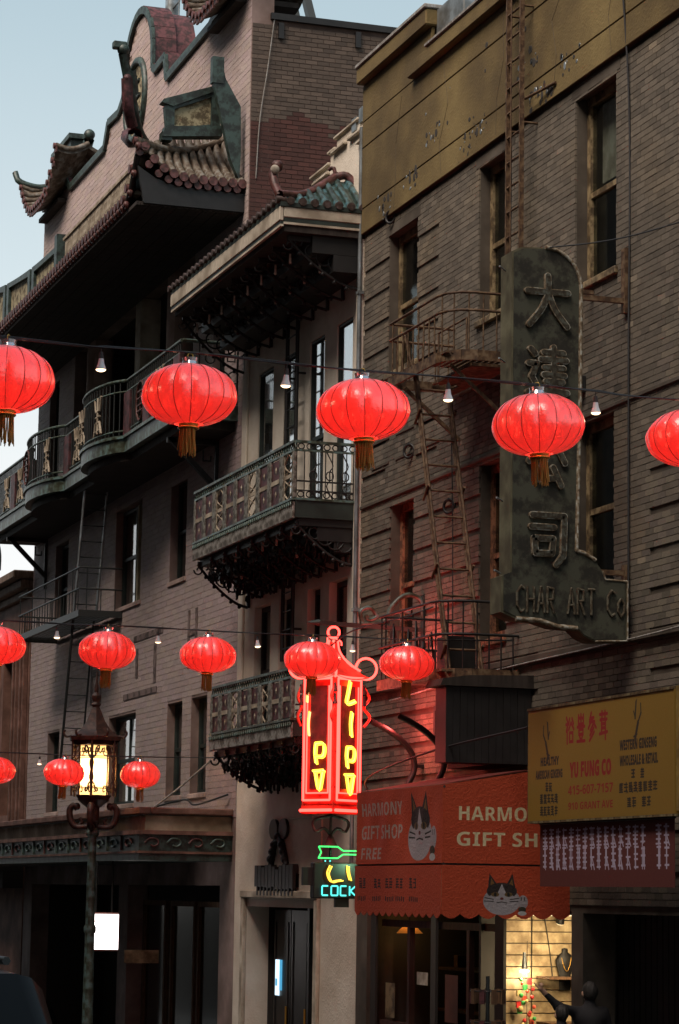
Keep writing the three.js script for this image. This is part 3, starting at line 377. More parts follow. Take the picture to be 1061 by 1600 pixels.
    const fr = []; for (let k = 0; k < 240; k++) { const t = rnd(), z = .1 + .8 * rnd(); fr.push(tube([0, 1, 2, 3].map(i => V(xa + .1 + (xb - xa - .25) * t + .05 * Math.cos(i * 1.6 + k), yf - .1 - (1 - z * .75) * .72 * (.55 + .45 * rnd()) + .045 * Math.sin(i * 1.6 + k), z)), .02, 6, 4)); } const cf = part(B, 'carved_fringe', fr, M.black);
  }
  // fixed iron ladder up the front
  part(T, 'wall_ladder', [rod(V(-3.62, 7.0, .16), V(-3.6, 13.1, .16), .035, 6), rod(V(-3.06, 7.0, .16), V(-3.04, 13.1, .16), .035, 6), ...Array.from({ length: 19 }, (_, i) => rod(V(-3.6, 7.2 + i * .31, .16), V(-3.06, 7.2 + i * .31, .16), .014, 5)), ...[7.5, 9.6, 11.8].flatMap(y => [rod(V(-3.6, y, 0), V(-3.6, y, .16), .02), rod(V(-3.06, y, 0), V(-3.06, y, .16), .02)])], M.black);
  // street floor: door recess, frames, door leaves, bright slit, ornaments of black iron
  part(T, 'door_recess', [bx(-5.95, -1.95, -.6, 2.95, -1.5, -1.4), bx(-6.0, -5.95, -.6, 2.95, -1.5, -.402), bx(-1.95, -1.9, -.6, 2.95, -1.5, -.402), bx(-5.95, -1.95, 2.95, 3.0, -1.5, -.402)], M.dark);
  part(T, 'door_frame', [cbx(-6.12, -5.95, -.5, 3.1, .002, .07), cbx(-1.95, -1.78, -.5, 3.1, .002, .07), cbx(-6.12, -1.78, 3.1, 3.22, .002, .09)], M.creamTrim);
  for (const [a, b] of [[-5.6, -4.65], [-4.6, -3.6]]) { const d = part(T, 'door', [bx(a, b, -.3, 2.9, -.46, -.4), bx(a + .1, b - .1, -.1, .7, -.4, -.38), bx(a + .1, a + .14, .8, 2.7, -.4, -.38), bx(b - .14, b - .1, .8, 2.7, -.4, -.38)], M.black); part(d, 'handle', rod(V(b - .08, 1, -.36), V(b - .08, 1.3, -.36), .02), M.gold); }
  const slit = part(T, 'window_light', [bx(-5.42, -5.2, 1.46, 2.06, -.385, -.372)], glow(.62, .85, 1.0)); part(slit, 'window_light_blue', [bx(-5.18, -5.06, 1.55, 2.06, -.385, -.374), bx(-5.4, -5.3, 1.62, 1.74, -.372, -.37)], glow(.05, .25, .42));
  part(T, 'door_sign_light', bx(-3.28, -3.02, 2.22, 2.38, -.4, -.37), glow(.35, .42, .42));
  part(T, 'transom_post', [bx(-3.6, -3.5, -.4, 2.95, -.46, -.36), bx(-2.95, -2.8, -.4, 2.95, -.46, -.36)], M.black);
  part(T, 'oval_plate', [new THREE.CylinderGeometry(.17, .17, .05, 20).rotateX(Math.PI / 2).scale(1.35, 1, 1).translate(-4.3, 4.24, .03), new THREE.CylinderGeometry(.17, .17, .05, 20).rotateX(Math.PI / 2).scale(1.35, 1, 1).translate(-3.75, 4.24, .03)], M.black);
  part(T, 'iron_fork', [tube([V(-4.42, 3.64, .04), V(-4.3, 3.86, .05), V(-4.2, 4.0, .05), V(-4.0, 4.09, .05), V(-3.8, 4.0, .05), V(-3.68, 3.86, .05), V(-3.54, 3.64, .04)], .055, 28, 7), ball(-4.0, 4.1, .05, .09, 8), ...[0, 1, 2].flatMap(i => [ball(-4.22 - .09 * i, 3.98 - .12 * i, .06, .07, 6), ball(-3.78 + .09 * i, 3.98 - .12 * i, .06, .07, 6)])], M.black);
  const cb = []; for (let i = 0; i < 11; i++) { const x = -5.12 + i * .2; cb.push(bx(x, x + .17, 3.24 + .05 * rnd(), 3.56 + .1 * rnd(), .02, .12), bx(x + .05, x + .12, 3.14, 3.3, .03, .1)); } part(T, 'carved_board', [cb, bx(-5.15, -2.95, 3.28, 3.5, .004, .06)], M.black);
  part(T, 'conduit', [poly([V(-1.7, 4.9, .03), V(-1.7, 3.3, .03), V(-.4, 3.2, .03)], .02), poly([V(-3.55, 4.4, .03), V(-2.2, 4.4, .03), V(-2.2, 4.9, .03)], .014)], M.cream);
}
// ------------------------------------------------------------------ brick building on the right with a tan fascia
const H3 = [[1.17, 2.46, 11.0, 13.15], [4.99, 6.2, 11.05, 13.25], [8.37, 9.63, 10.8, 13.27], [11.9, 13.15, 10.8, 13.27]], H2 = [[1.38, 2.42, 6.6, 8.98], [5.08, 6.05, 6.6, 9.02], [8.35, 9.55, 6.9, 9.05], [11.9, 13.1, 6.9, 9.05]];
const brickB = thing('brick_building', 'old brick building with a tan fascia, deep narrow windows and a gift shop below', 'building', [8, .3, 0]);
{
  const T = brickB, X0 = .0, X1 = 17, shop = [.5, 8.25, -.4, 3.02], shop2 = [8.6, 16, -.4, 3.0];
  part(T, 'wall', exXY(shp([[X0, -1], [X1, -1], [X1, 15.2], [3.15, 15.2], [3.15, 15.9], [X0, 15.9]], holesOf([...H3, ...H2, shop, shop2])), -.42, 0), M.mortar);
  body(T, X0 + .001, X1, -1, 15.1, -.422, M.mortar, M.grey);
  const b = [.222, .188, .144], bm = brickSet(...b, 6, .26), groove = (u, y) => { const w = [...H3, ...H2].some(h => u > h[0] - 1.15 && u < h[1] + 1.15 && y < h[3] + .02); const q = ((y - 6.2) % .47 + .47) % .47; return q < .078 && ((y < 9.06 && (u < 7.2 || u > 10.6)) || (w && y > 9.2 && (u < 1.15 || (u > 2.48 && u < 3.3)))); };
  bricks(T, { p: 0, u0: X0 + .004, u1: X1, y0: 3.1, y1: 13.44, h: .078, len: .225, joint: .008, proud: .022, holes: [...H3, ...H2], mats: bm, restMat: brickBase(...b), skip: groove, shade: (u, y) => { const n = Math.sin(u * 2.3 + Math.sin(y * 1.7) * 2) * Math.sin(y * .9 + u); const soot = [...H3, ...H2].some(h => u > h[0] - .1 && u < h[1] + .1 && y < h[2] && y > h[2] - .5 - 1.3 * Math.abs(Math.sin(u * 7.3))) ? rr(.6, .9) : 1, k = rr(.72, 1.22) * (1 + .14 * n) * soot * (rnd() < .03 ? 1.45 : 1); return [k, k * (1 - .05 * Math.max(0, n)), k * (1 - .16 * Math.max(0, n))]; } });
  part(T, 'brick_belt', [cbx(X0, X1, 9.07, 9.13, .004, .05), cbx(X0, X1, 6.17, 6.26, .004, .09), ...[[.5, 9.62], [.5, 10.0]].flatMap(([x, y]) => [0, 1, 2].map(i => bx(x + i * 1.1, x + .8 + i * 1.1, y, y + .035, .012, .036)))], M.mortar);
  // fascia: boards with joints between, coping in two heights
  const F = part(T, 'fascia', [bx(X0 + .002, X1, 13.45, 15.24, .004, .06)], M.mortar);
  for (const [ya, yc] of [[13.45, 13.845], [13.86, 14.835], [14.85, 15.26]]) part(F, 'fascia_board', cbx(X0 + .002, X1, ya, yc, .03, .085, .008), M.ochre);
  part(F, 'fascia_board', cbx(X0 + .002, 3.15, 15.27, 15.86, .03, .085, .008), M.ochre);
  part(T, 'cornice', [cbx(X0 + .002, 3.2, 15.87, 16.12, -.42, .2, .02), cbx(2.4, X1, 15.27, 15.5, .062, .2, .02), bx(3.15, X1, 15.2, 15.5, -.42, .06)], M.ochre);
  part(T, 'coping', [cbx(X0, 3.22, 16.125, 16.19, -.46, .23, .012), cbx(3.22, X1, 15.505, 15.56, -.46, .23, .012)], M.coping);
  part(T, 'vent_block', [cbx(3.17, 4.3, 15.57, 16.13, -.9, .02, .02)], M.galv);
  const patch = []; for (let i = 0; i < 150; i++) { const c = [[2.3, 13.75], [4.6, 13.65], [5.05, 13.85], [7.2, 13.62], [7.5, 13.6], [6.9, 14.2], [8.3, 13.8], [3.2, 14.2], [1.2, 13.6], [rr(.4, 9), rr(13.6, 15)]][i % 10], s = rr(.008, .055) * (i % 3 ? 1 : .7); patch.push(new THREE.CylinderGeometry(s, s * 1.1, .006, 6).rotateX(Math.PI / 2).rotateZ(rnd() * 3).scale(1, rr(.6, 1.6), 1).translate(c[0] + rr(-.35, .35), c[1] + rr(-.16, .16), .0865)); }
  part(F, 'bare_patch', patch.filter((_, i) => i % 3), M.dark); part(F, 'filler_patch', patch.filter((_, i) => i % 3 === 0), M.galv);
  part(F, 'crack', Array.from({ length: 5 }, (_, i) => { const x = 1.4 + i * 2.1 + rr(-.2, .2), y = 13.5; return poly([V(x, y, .087), V(x + rr(-.1, .15), y + .5, .087), V(x + rr(-.1, .3), y + 1.0, .087), V(x + rr(0, .4), y + 1.3 + rnd() * .4, .087)], .003, 4); }), M.mortar);
  for (const h of H3) { win(T, h[0] + .004, h[1] - .004, h[2] + .01, h[3] - .004, -.14, { frame: M.tan, w: .1, split: .48, glass: M.dullGlass, sill: .07, sillZ0: -.13, blind: h[0] > 8 && h[0] < 9 ? [.55, .97] : null }); part(T, 'lintel', bx(h[0] - .12, h[1] + .12, h[3] + .004, h[3] + .16, .0, .026), M.mortar); }
  for (const h of H2) win(T, h[0] + .004, h[1] - .004, h[2] + .01, h[3] - .004, -.14, { frame: h[0] < 6 ? mat(.30, .13, .065, { tex: 'peel', m: .9 }) : M.tan, w: .11, split: .48, glass: M.dullGlass, sill: .06, sillZ0: -.13 });
  part(T, 'window_bracket', [bar(V(8.95, 10.62, .03), V(8.95, 10.62, .5), .05, .05)], M.rustIron);
  for (const [x, y] of [[2.3, 9.65], [1.35, 13.42], [4.0, 8.6]]) part(T, 'wall_ring', [new THREE.TorusGeometry(.1, .022, 6, 16).rotateY(.5).translate(x, y, .06), rod(V(x, y + .09, 0), V(x, y + .1, .08), .03)], M.black);
  part(T, 'wall_lamp_box', cbx(8.55, 8.72, 9.4, 9.62, .016, .14), M.black);
  // gift shop: open front, lit inside
  const R = part(T, 'shop_room', [bx(.4, 8.4, -.3, .28, -5, -.43), bx(.3, 8.4, 3.03, 3.13, -5, -.43), bx(.3, 8.4, -.3, 3.03, -5.1, -5), bx(.3, .4, -.3, 3.03, -5, -.43), bx(8.4, 8.5, -.3, 3.03, -5, -.43)], M.room);
  for (const [a, b] of [[5.55, 5.86], [3.1, 3.3], [.5, .72]]) part(R, 'shop_post', bx(a, b, -.2, 3.02, -.1, -.06), M.dark);
  part(R, 'shop_front_panel', [bx(.72, 5.55, -.2, 1.35, -.22, -.14), bx(.72, 5.55, 2.72, 2.82, -.22, -.16), bx(1.9, 2.0, 1.35, 2.72, -.22, -.14), bx(4.3, 4.4, 1.35, 2.72, -.22, -.14)], mat(.08, .03, .02, { tex: 'streak', m: 1 }));
  part(R, 'notice', [bx(2.35, 2.8, 1.92, 2.1, -.135, -.128)], M.pale); part(R, 'poster', bx(3.5, 4.0, 1.45, 2.1, -.136, -.13), M.redPaint); part(R, 'poster', bx(1.0, 1.4, 1.4, 1.9, -.136, -.13), M.tan);
  const SW = part(R, 'display_wall', bx(4.84, 4.92, .25, 3.02, -2.4, -.11), M.dark);
  for (let i = 0; i < 17; i++) { const y = .4 + i * .155; part(SW, 'slat', [cbx(4.924, 4.955, y, y + .143, -1.46, -.84, .006)], mat(.62, .5, .3, { tex: 'mottle', m: .6 })); part(SW, 'slat', [cbx(4.924, 4.955, y, y + .143, -.82, -.34, .006)], mat(.6, .48, .3, { tex: 'mottle', m: .6 })); }
  part(SW, 'display_cable', tube([V(4.97, 2.95, -1.0), V(4.97, 2.5, -1.08), V(4.97, 2.1, -1.13)], .008, 12, 5), M.dark);
  part(R, 'inner_wall', bx(4.9, 5.1, .25, 3.02, -4.9, -1.47), M.dark);
  part(R, 'goods_shelf', [...[.9, 1.5, 2.1].map(y => bx(.9, 5.4, y, y + .03, -1.6, -.9)), ...Array.from({ length: 40 }, () => { const x = rr(1, 5.3), y = [.93, 1.53, 2.13][rnd() * 3 | 0], h = rr(.1, .4), w = rr(.05, .16); return bx(x, x + w, y, y + h, -1.4, -1.2); })], M.wood);
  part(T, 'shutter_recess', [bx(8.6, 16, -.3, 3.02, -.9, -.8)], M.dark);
  for (let i = 0; i < 24; i++) part(T, 'shutter_slat', bx(8.62 + i * .16, 8.62 + i * .16 + .13, -.2, 3.0, -.5, -.46), M.black);
}
// ------------------------------------------------------------------ lower building at far left and the row opposite
{
  const T = thing('low_building', 'low reddish building with a moulded cornice at the far left edge', 'building', [-30, -1, 0]);
  const hs = [[-28.6, -27.0, 5.0, 8.9], [-31.4, -29.8, 5.0, 8.9], [-34.2, -32.6, 5, 8.9]];
  part(T, 'wall', exXY(shp(rect(-38, -25.3, -2, 10.3), holesOf(hs)), -.4, 0), mat(.27, .14, .105, { tex: 'mottle', m: 2 })); body(T, -38, -25.3, -2, 10.2, -.402, M.redPaint);
  part(T, 'cornice', [cbx(-38, -25.2, 10.72, 10.92, -.4, .5, .03), cbx(-38, -25.25, 10.5, 10.71, -.4, .3, .03), cbx(-38, -25.28, 10.3, 10.49, -.4, .12, .02), cbx(-38, -25.32, 9.35, 9.5, .002, .16, .02)], mat(.28, .2, .15, { tex: 'streak', m: 1 }));
  for (const x of [-25.7, -26.6, -29.4, -32]) part(T, 'pilaster', [cbx(x - .22, x + .22, 4, 9.34, .002, .12), cbx(x - .06, x + .06, 4.2, 9.2, .12, .17)], M.brownPaint);
  for (const h of hs) win(T, h[0] + .01, h[1] - .01, h[2] + .01, h[3] - .01, -.2, { frame: M.wood });
  part(T, 'shopfront', [cbx(-38, -25.3, 3.6, 4.1, .002, .9), bx(-38, -25.3, 3.2, 3.6, .002, .5)], M.dark);
  part(T, 'roof_hook', tube([V(-29.3, 10.9, .2), V(-29.3, 11.7, .2), V(-29.0, 12.0, .2), V(-28.7, 11.7, .2), V(-28.7, 11.3, .2)], .06, 16, 6), M.iron);
}
[[-75, -38, 13, 'low stucco building opposite the pink one'], [-38, -19, 30, 'plain building opposite the cream house'], [-19, 4, 31, 'plain building opposite the brick one'], [4, 24, 29.5, 'long building opposite, nearer the camera'], [24, 60, 28, 'building on the camera side of the street']].forEach(([a, b, h, label], i) => {
  const T = thing('street_building', label, 'building', [(a + b) / 2, 0, 20], 'row across the street'), hs = [];
  for (let x = a + 1; x < b - 2; x += 2.6) for (const y of [4.4, 7.8]) hs.push([x, x + 1.2, y, y + 2]);
  part(T, 'wall', exXY(shp(rect(a + .02, b - .02, -2, h), holesOf(hs)), 15.7, 16.0), M.facadeFar); part(T, 'back_wall', [bx(a + .02, b - .02, -2, h - .3, 16.3, 16.4), bx(a + .02, b - .02, h - .3, h, 16.004, 26), bx(a + .02, a + .3, -2, h - .3, 16.41, 26), bx(b - .3, b - .02, -2, h - .3, 16.41, 26)], M.facadeFar);
  part(T, 'cornice', cbx(a + .02, b - .02, h - .2, h + .25, 15.45, 15.69, .03), M.facadeFar);
});
{
  const T = thing('low_building', 'block continuing the low row beyond the left edge', 'building', [-60, -2, -4]); part(T, 'wall', [bx(-95, -38.2, -4, 9, -10, -.2), cbx(-95, -38.2, 9.01, 9.4, -10, .1, .03)], M.facadeFar);
}
// ------------------------------------------------------------------ red lanterns on cables across the street
const LM = {
  shade: new THREE.MeshPhysicalMaterial({ color: new THREE.Color().setRGB(.75, .046, .038), roughness: .34, sheen: 1, sheenRoughness: .5, sheenColor: new THREE.Color(1, .75, .8), transmission: .45, thickness: 0, ior: 2.5, emissive: new THREE.Color().setRGB(.34, .017, .011), bumpMap: rep(TX.bump, .5), bumpScale: .002 }),
  rib: mat(.2, .022, .018, { roughness: .6 }), cap: mat(.75, .78, .8, { roughness: .18, metalness: .9 }), ring: mat(.6, .36, .08, { roughness: .3, metalness: .7 }), tassel: mat(.42, .2, .03, { roughness: .7 }),
};
const lanternR = t => .35 * Math.pow(Math.max(0, 1 - t * t), .46) * (1 - .04 * t), LH = .235, RIBS = 16; // t from -1 (foot) to 1 (crown)
function lanternShade(bulge) {
  const n = RIBS * 8, m = 30, pos = [], nor = [], uv = [], idx = [], ph0 = bulge * .7;
  for (let j = 0; j <= m; j++) { const t = -.965 + 1.93 * j / m; for (let i = 0; i <= n; i++) { const a = i / n * Math.PI * 2, k = Math.abs(Math.sin(a * RIBS / 2)), pn = Math.floor(a * RIBS / 6.2832), fold = Math.sin(pn * 12.9 + ph0 * 7) * .006 * Math.sin(t * (5 + pn % 4) + pn + ph0), w = 1 + .04 * (Math.pow(k, .75) - .6) + .012 * Math.sin(a * 2 + ph0 * 3) + .007 * Math.sin(t * 9 + a * 2 + ph0) + fold * k, r = lanternR(t) * w; pos.push(r * Math.cos(a), t * LH * (1 + .01 * Math.sin(a * 2 + ph0)), r * Math.sin(a)); uv.push(a * .35, t * LH); } }
  for (let j = 0; j < m; j++) for (let i = 0; i < n; i++) { const a = j * (n + 1) + i, b = a + 1, c = a + n + 1, d = c + 1; idx.push(a, c, b, b, c, d); }
  const g = new THREE.BufferGeometry(); g.setAttribute('position', new THREE.BufferAttribute(new Float32Array(pos), 3)); g.setAttribute('uv', new THREE.BufferAttribute(new Float32Array(uv), 2)); g.setIndex(idx); g.computeVertexNormals(); g.userData.keepUV = true; return g;
}
function makeLantern(kind) {
  const T = thing('red_lantern', 'red silk lantern', 'lantern', [0, 0, 0], 'red lanterns strung across the street');
  const sm = LM.shade.clone(); sm.color.multiplyScalar([1, .9, 1.06][kind]); part(T, 'shade', lanternShade(1 + kind * 2.3), sm);
  const ribG = mg([tube(Array.from({ length: 15 }, (_, j) => { const t = -.96 + 1.92 * j / 14; return V(lanternR(t) * .988, t * LH, 0); }), .0026, 28, 5)]);
  for (let k = 0; k < RIBS; k++) { const r = new THREE.Mesh(ribG, LM.rib); r.name = 'rib'; r.rotation.y = k / RIBS * Math.PI * 2; r.castShadow = true; T.add(r); }
  const c = part(T, 'cap', [new THREE.CylinderGeometry(.052, .075, .045, 20).translate(0, LH + .005, 0), new THREE.CylinderGeometry(.06, .055, .025, 20).translate(0, LH + .035, 0)], LM.cap); part(c, 'hook', new THREE.TorusGeometry(.022, .005, 6, 14).translate(0, LH + .065, 0), LM.ring);
  part(T, 'foot_ring', [new THREE.CylinderGeometry(.078, .07, .03, 24, 1, true).translate(0, -LH - .004, 0), new THREE.TorusGeometry(.072, .009, 6, 24).rotateX(Math.PI / 2).translate(0, -LH - .018, 0), new THREE.CylinderGeometry(.068, .066, .01, 20).translate(0, -LH - .012, 0)], LM.ring);
  const st = []; for (let i = 0; i < 70; i++) { const a = rnd() * 6.28, r = .064 * Math.sqrt(.35 + .65 * rnd()), l = rr(.17, .225), x = r * Math.cos(a), z = r * Math.sin(a), dx = rr(-.014, .014), dz = rr(-.014, .014); st.push(poly([V(x, -LH - .015, z), V(x + dx * .4, -LH - .015 - l * .5, z + dz * .4), V(x + dx, -LH - .015 - l, z + dz)], .0036, 4)); }
  part(T, 'tassel', st, LM.tassel);
  const li = new THREE.PointLight(new THREE.Color(1, .42, .25), .35, 0, 2); li.castShadow = true; T.add(li);
  return T;
}
const protoL = [0, 1, 2].map(makeLantern); let nL = 0;
const cableY = (row, z) => row.y + .345 + row.slope * (z - row.z0) - .0;
const rows = [
  { x: 20.0, y: 6.8, z0: 6.7, slope: .0105, zs: [[9.45, 'large red lantern cut off by the left edge of the photo, uppermost row'], [8.09, 'large red lantern in front of the pink balcony railing'], [6.74, 'large red lantern in front of the cream house balcony windows'], [5.32, 'large red lantern hanging in front of the green vertical sign'], [4.02, 'large red lantern cut off by the right edge of the photo']], bulbs: [[8.76, 'small lit bulb hanging before the dark porch of the pink building'], [7.35, 'small bulb hanging before the dark ladder of the cream house'], [6.06, 'small lit bulb beside the brown fire escape ladder'], [4.84, 'small lit bulb hanging right of the green vertical sign']], z1: 15.3, z2: .06, yl: 7.35, yr: 7.2 },
  { x: 6.4, y: 6.15, z0: 4, slope: .0, zs: [[6.87, 'red lantern at the left edge of the photo, middle row'], [5.48, 'red lantern hanging above the street lamp, middle row'], [4.18, 'red lantern of the middle row left of the lower cream balcony'], [2.8, 'red lantern overlapping the neon sign roof'], [1.52, 'red lantern right of the neon sign']], bulbs: [[6.12, 'tiny bulb left of the lantern above the street lamp'], [4.83, 'tiny bulb between two middle row lanterns on the pink wall'], [3.53, 'tiny bulb before the upper edge of the lower cream balcony'], [2.26, 'tiny lit bulb just right of the neon sign roof']], z1: 15.3, z2: .06, yl: 6.5, yr: 6.5 },
  { x: -6.9, y: 5.21, z0: 3, slope: .0, zs: [[4.3, 'red lantern barely showing at the left edge, lowest row'], [3.08, 'small red lantern overlapping the left of the glowing street lamp'], [1.72, 'small red lantern right of the glowing street lamp']], bulbs: [[3.52, 'tiny lit bulb at the left, level with the street lamp']], z1: 15.3, z2: .06, yl: 5.55, yr: 5.55 },
];
const BM = { shell: mat(.6, .62, .63, { roughness: .4 }), socket: mat(.03, .03, .03), face: glow(2.6, 1.75, 1.0), wire: M.cable };
function makeBulb() { const T = thing('hanging_bulb', 'small bulb', 'light bulb', [0, 0, 0], 'bulbs strung between the lanterns'); part(T, 'socket', [new THREE.CylinderGeometry(.02, .028, .07, 12).translate(0, .11, 0), rod(V(0, .14, 0), V(0, .2, 0), .005)], BM.socket);
  part(T, 'bulb_shell', new THREE.LatheGeometry([[.026, .08], [.03, .05], [.034, .02], [.05, -.02], [.055, -.04]].map(p => new THREE.Vector2(...p)), 18), BM.shell); part(T, 'bulb_face', new THREE.SphereGeometry(.052, 16, 8, 0, 6.29, Math.PI / 2, Math.PI / 2).scale(1, .45, 1).translate(0, -.04, 0), BM.face);
  const li = new THREE.PointLight(new THREE.Color(1, .7, .42), .025, 0, 2); li.position.y = -.11; li.castShadow = true; T.add(li); return T; }
const bulb0 = makeBulb(); let firstB = true;
for (const r of rows) {
  const yAt = z => r.y + .30 + r.slope * (z - r.z0), pts = [V(r.x, r.yl, r.z1)];
  for (const [z, label] of r.zs) { const o = nL < 3 ? protoL[nL] : protoL[(nL * 5 + 1) % 3].clone(); if (nL > 2) { o.name = numbered('red_lantern'); scene.add(o); } nL++; o.position.set(r.x, yAt(z) - .305, z); o.rotation.set(rr(-.045, .045), rnd() * 6, rr(-.045, .045)); o.scale.set(rr(.98, 1.02), rr(.97, 1.03), rr(.98, 1.02)); o.userData = { ...o.userData, label }; }
  for (const [z, label] of r.bulbs) { const o = firstB ? bulb0 : bulb0.clone(); if (!firstB) { o.name = numbered('hanging_bulb'); scene.add(o); } firstB = false; o.position.set(r.x, yAt(z) - .145, z); o.scale.setScalar(.7); o.rotation.set(rr(-.08, .08), 0, rr(-.08, .08)); o.userData = { ...o.userData, label }; }
  const all = [...r.zs.map(q => q[0]), ...r.bulbs.map(q => q[0])].sort((a, b) => b - a); for (const z of all) pts.push(V(r.x, yAt(z) + (rr(-.008, .012)), z)); pts.push(V(r.x, r.yr, r.z2));
  single('string_cable', ['black cable carrying the uppermost row of lanterns', 'black cable carrying the middle row of lanterns', 'black cable carrying the lowest row of lanterns by the street lamp'][rows.indexOf(r)], 'cable', [tube(pts, .0075, 90, 5), tube(pts.map((p, i) => p.clone().add(V(.012, .012 * Math.sin(i * 2.1), 0))), .005, 90, 5)], M.cable, [r.x, r.y, 4], 'cables with lanterns');
}
// ------------------------------------------------------------------ neon lantern sign on its iron arm
const neonRed = glow(4.6, .2, .15), neonYellow = glow(1.9, 1.15, .08), neonPale = glow(1.2, .85, .3), neonGreen = glow(.06, 1.15, .18), neonCyan = glow(.1, .95, .85), neonAmber = glow(1.6, .95, .08);
{
  const sx = 2.9, sz = 1.38, R = .405, yb = 4.36, yt = 6.18, T = thing('neon_sign', 'glowing red neon lantern sign with yellow letters LIPO', 'neon sign', [sx, yb, sz]);
  const red = mat(.85, .085, .05, { tex: 'mottle', m: .7, roughness: .5 }), deep = mat(.16, .02, .02, { tex: 'mottle', m: .4 });
  // square lantern set cornerwise: corners towards the camera, the street, away and the wall
  const yaw = .24, cn = k => V(sx + R * Math.cos(yaw + k * Math.PI / 2), 0, sz + R * Math.sin(yaw + k * Math.PI / 2)), C = [0, 1, 2, 3].map(cn); // 0: near camera, 1: street side, 2: away, 3: wall side
  const P = (k, u, y, off = 0) => { const a = C[k], b = C[(k + 1) % 4], d = b.clone().sub(a), n = V(d.z, 0, -d.x).normalize(), out = a.clone().add(b).multiplyScalar(.5).sub(V(sx, 0, sz)).dot(n) > 0 ? n : n.negate(); return a.clone().lerp(b, u).addScaledVector(out, off).setY(y); };
  const box = (k, u0, u1, y0, y1, o0, o1) => { const g = new THREE.BufferGeometry(), v = [P(k, u0, y0, o0), P(k, u1, y0, o0), P(k, u1, y1, o0), P(k, u0, y1, o0), P(k, u0, y0, o1), P(k, u1, y0, o1), P(k, u1, y1, o1), P(k, u0, y1, o1)], f = [[0, 3, 2, 1], [4, 5, 6, 7], [0, 1, 5, 4], [3, 7, 6, 2], [0, 4, 7, 3], [1, 2, 6, 5]], p = []; for (const q of f) for (const i of [0, 1, 2, 0, 2, 3]) p.push(...v[q[i]].toArray()); g.setAttribute('position', new THREE.BufferAttribute(new Float32Array(p), 3)); g.computeVertexNormals(); return g; };
  for (let k = 0; k < 4; k++) {
    const f = part(T, 'face_panel', box(k, .03, .97, yb + .06, yt, -.03, 0), red); part(f, 'letter_ground', box(k, .24, .76, yb + .28, yt - .1, .002, .008), deep);
    part(f, 'neon_border', [poly([P(k, .07, yb + .12, .03), P(k, .93, yb + .12, .03), P(k, .93, yt, .03), P(k, .07, yt, .03), P(k, .07, yb + .12, .03)], .016, 8), poly([P(k, .15, yt - .1, .022), P(k, .15, yb + .22, .022), P(k, .85, yb + .22, .022), P(k, .85, yt - .1, .022)], .011, 6)], neonRed);
    part(f, 'neon_base_tube', [poly([P(k, 0, yb - .02, .04), P(k, 1, yb - .02, .04)], .022, 8)], neonRed);
    part(f, 'corner_post', box(k, 0, .03, yb, yt, -.03, .012), red); part(f, 'base_board', box(k, -.02, 1.02, yb - .07, yb + .05, -.06, .015), red);
    // LIPO from top to bottom, each letter drawn twice as doubled tubes (u runs right to left seen from outside)
    if (k === 0 || k === 3) { const dirn = k === 0 ? -1 : -1, L = (dx, dy, cy) => P(k, .5 + dirn * (dx - (k === 0 ? (cy > 5.2 ? .33 : -.04) : 0)), cy + dy + (k === 0 && cy < 5.2 ? .05 : 0), .035), strokes = [[5.98, k === 0 ? [[[-.02, .1], [-.03, -.12]]] : [[[-.02, .18], [-.1, .0], [-.15, -.13], [.02, -.12], [.17, -.09]]]], [5.56, [[[.06, .17], [.02, 0], [.05, -.17]], ]], [5.1, [[[-.1, .13], [-.12, 0], [-.08, -.15]], [[-.1, .13], [.15, .12], [.14, -.04], [-.1, -.05]]]], [4.74, [[[-.17, .1], [.17, .11]], [[-.12, .11], [.02, -.16], [.14, .1]]]]];
      for (const [cy, ls] of strokes) { const nl = part(f, 'neon_letter', ls.flatMap(s => [tube(s.map(q => L(q[0], q[1], cy)), k === 0 && cy > 5.2 ? .009 : .0165, 16, 7), k === 0 && cy > 5.2 ? null : tube(s.map(q => L(q[0] + .06, q[1] - .025, cy)), .0165, 16, 7)]), neonYellow); part(nl, 'neon_stroke', ls.map(s => tube(s.map(q => L(q[0] + .03, q[1] - .012, cy)), .014, 16, 6)), neonPale); } }
    part(f, 'tube_support', [.3, .8, 1.3, 1.7].flatMap(h => [.07, .93].map(u => rod(P(k, u, yb + h, 0), P(k, u, yb + h, .04), .012, 6))), M.black);
  }
  for (let k = 0; k < 4; k++) { const c = C[k].clone().sub(V(sx, 0, sz)).multiplyScalar(1.1).add(V(sx, 0, sz)); part(T, 'hanging_tassel', [[.14, .045], [.3, .055]].flatMap(([d, h]) => [new THREE.CylinderGeometry(.02, .04, h * 2.2, 8).translate(c.x, yt - d, c.z), ball(c.x, yt - d + h * 1.2, c.z, .025, 7)]), M.black);
    part(T, 'flame_fin', tube([c.clone().setY(yt - .1), c.clone().multiplyScalar(1).add(V(.0, 0, k === 3 ? -.08 : .05)).setY(yt - .25), c.clone().setY(yt - .38), c.clone().add(V(0, 0, k === 3 ? -.09 : .05)).setY(yt - .52), c.clone().setY(yt - .66)], .022, 18, 6), red); }
  // swept roof: four concave ribs ending in curls, skirt between them, ring on top
  const apex = 6.72, rr_ = t => .06 + .46 * Math.pow(t, 1.8), ry = t => apex - .5 * Math.pow(t, .75), roofP = (a, t) => V(sx + rr_(t) * Math.cos(a), ry(t), sz + rr_(t) * Math.sin(a)), pos = [];
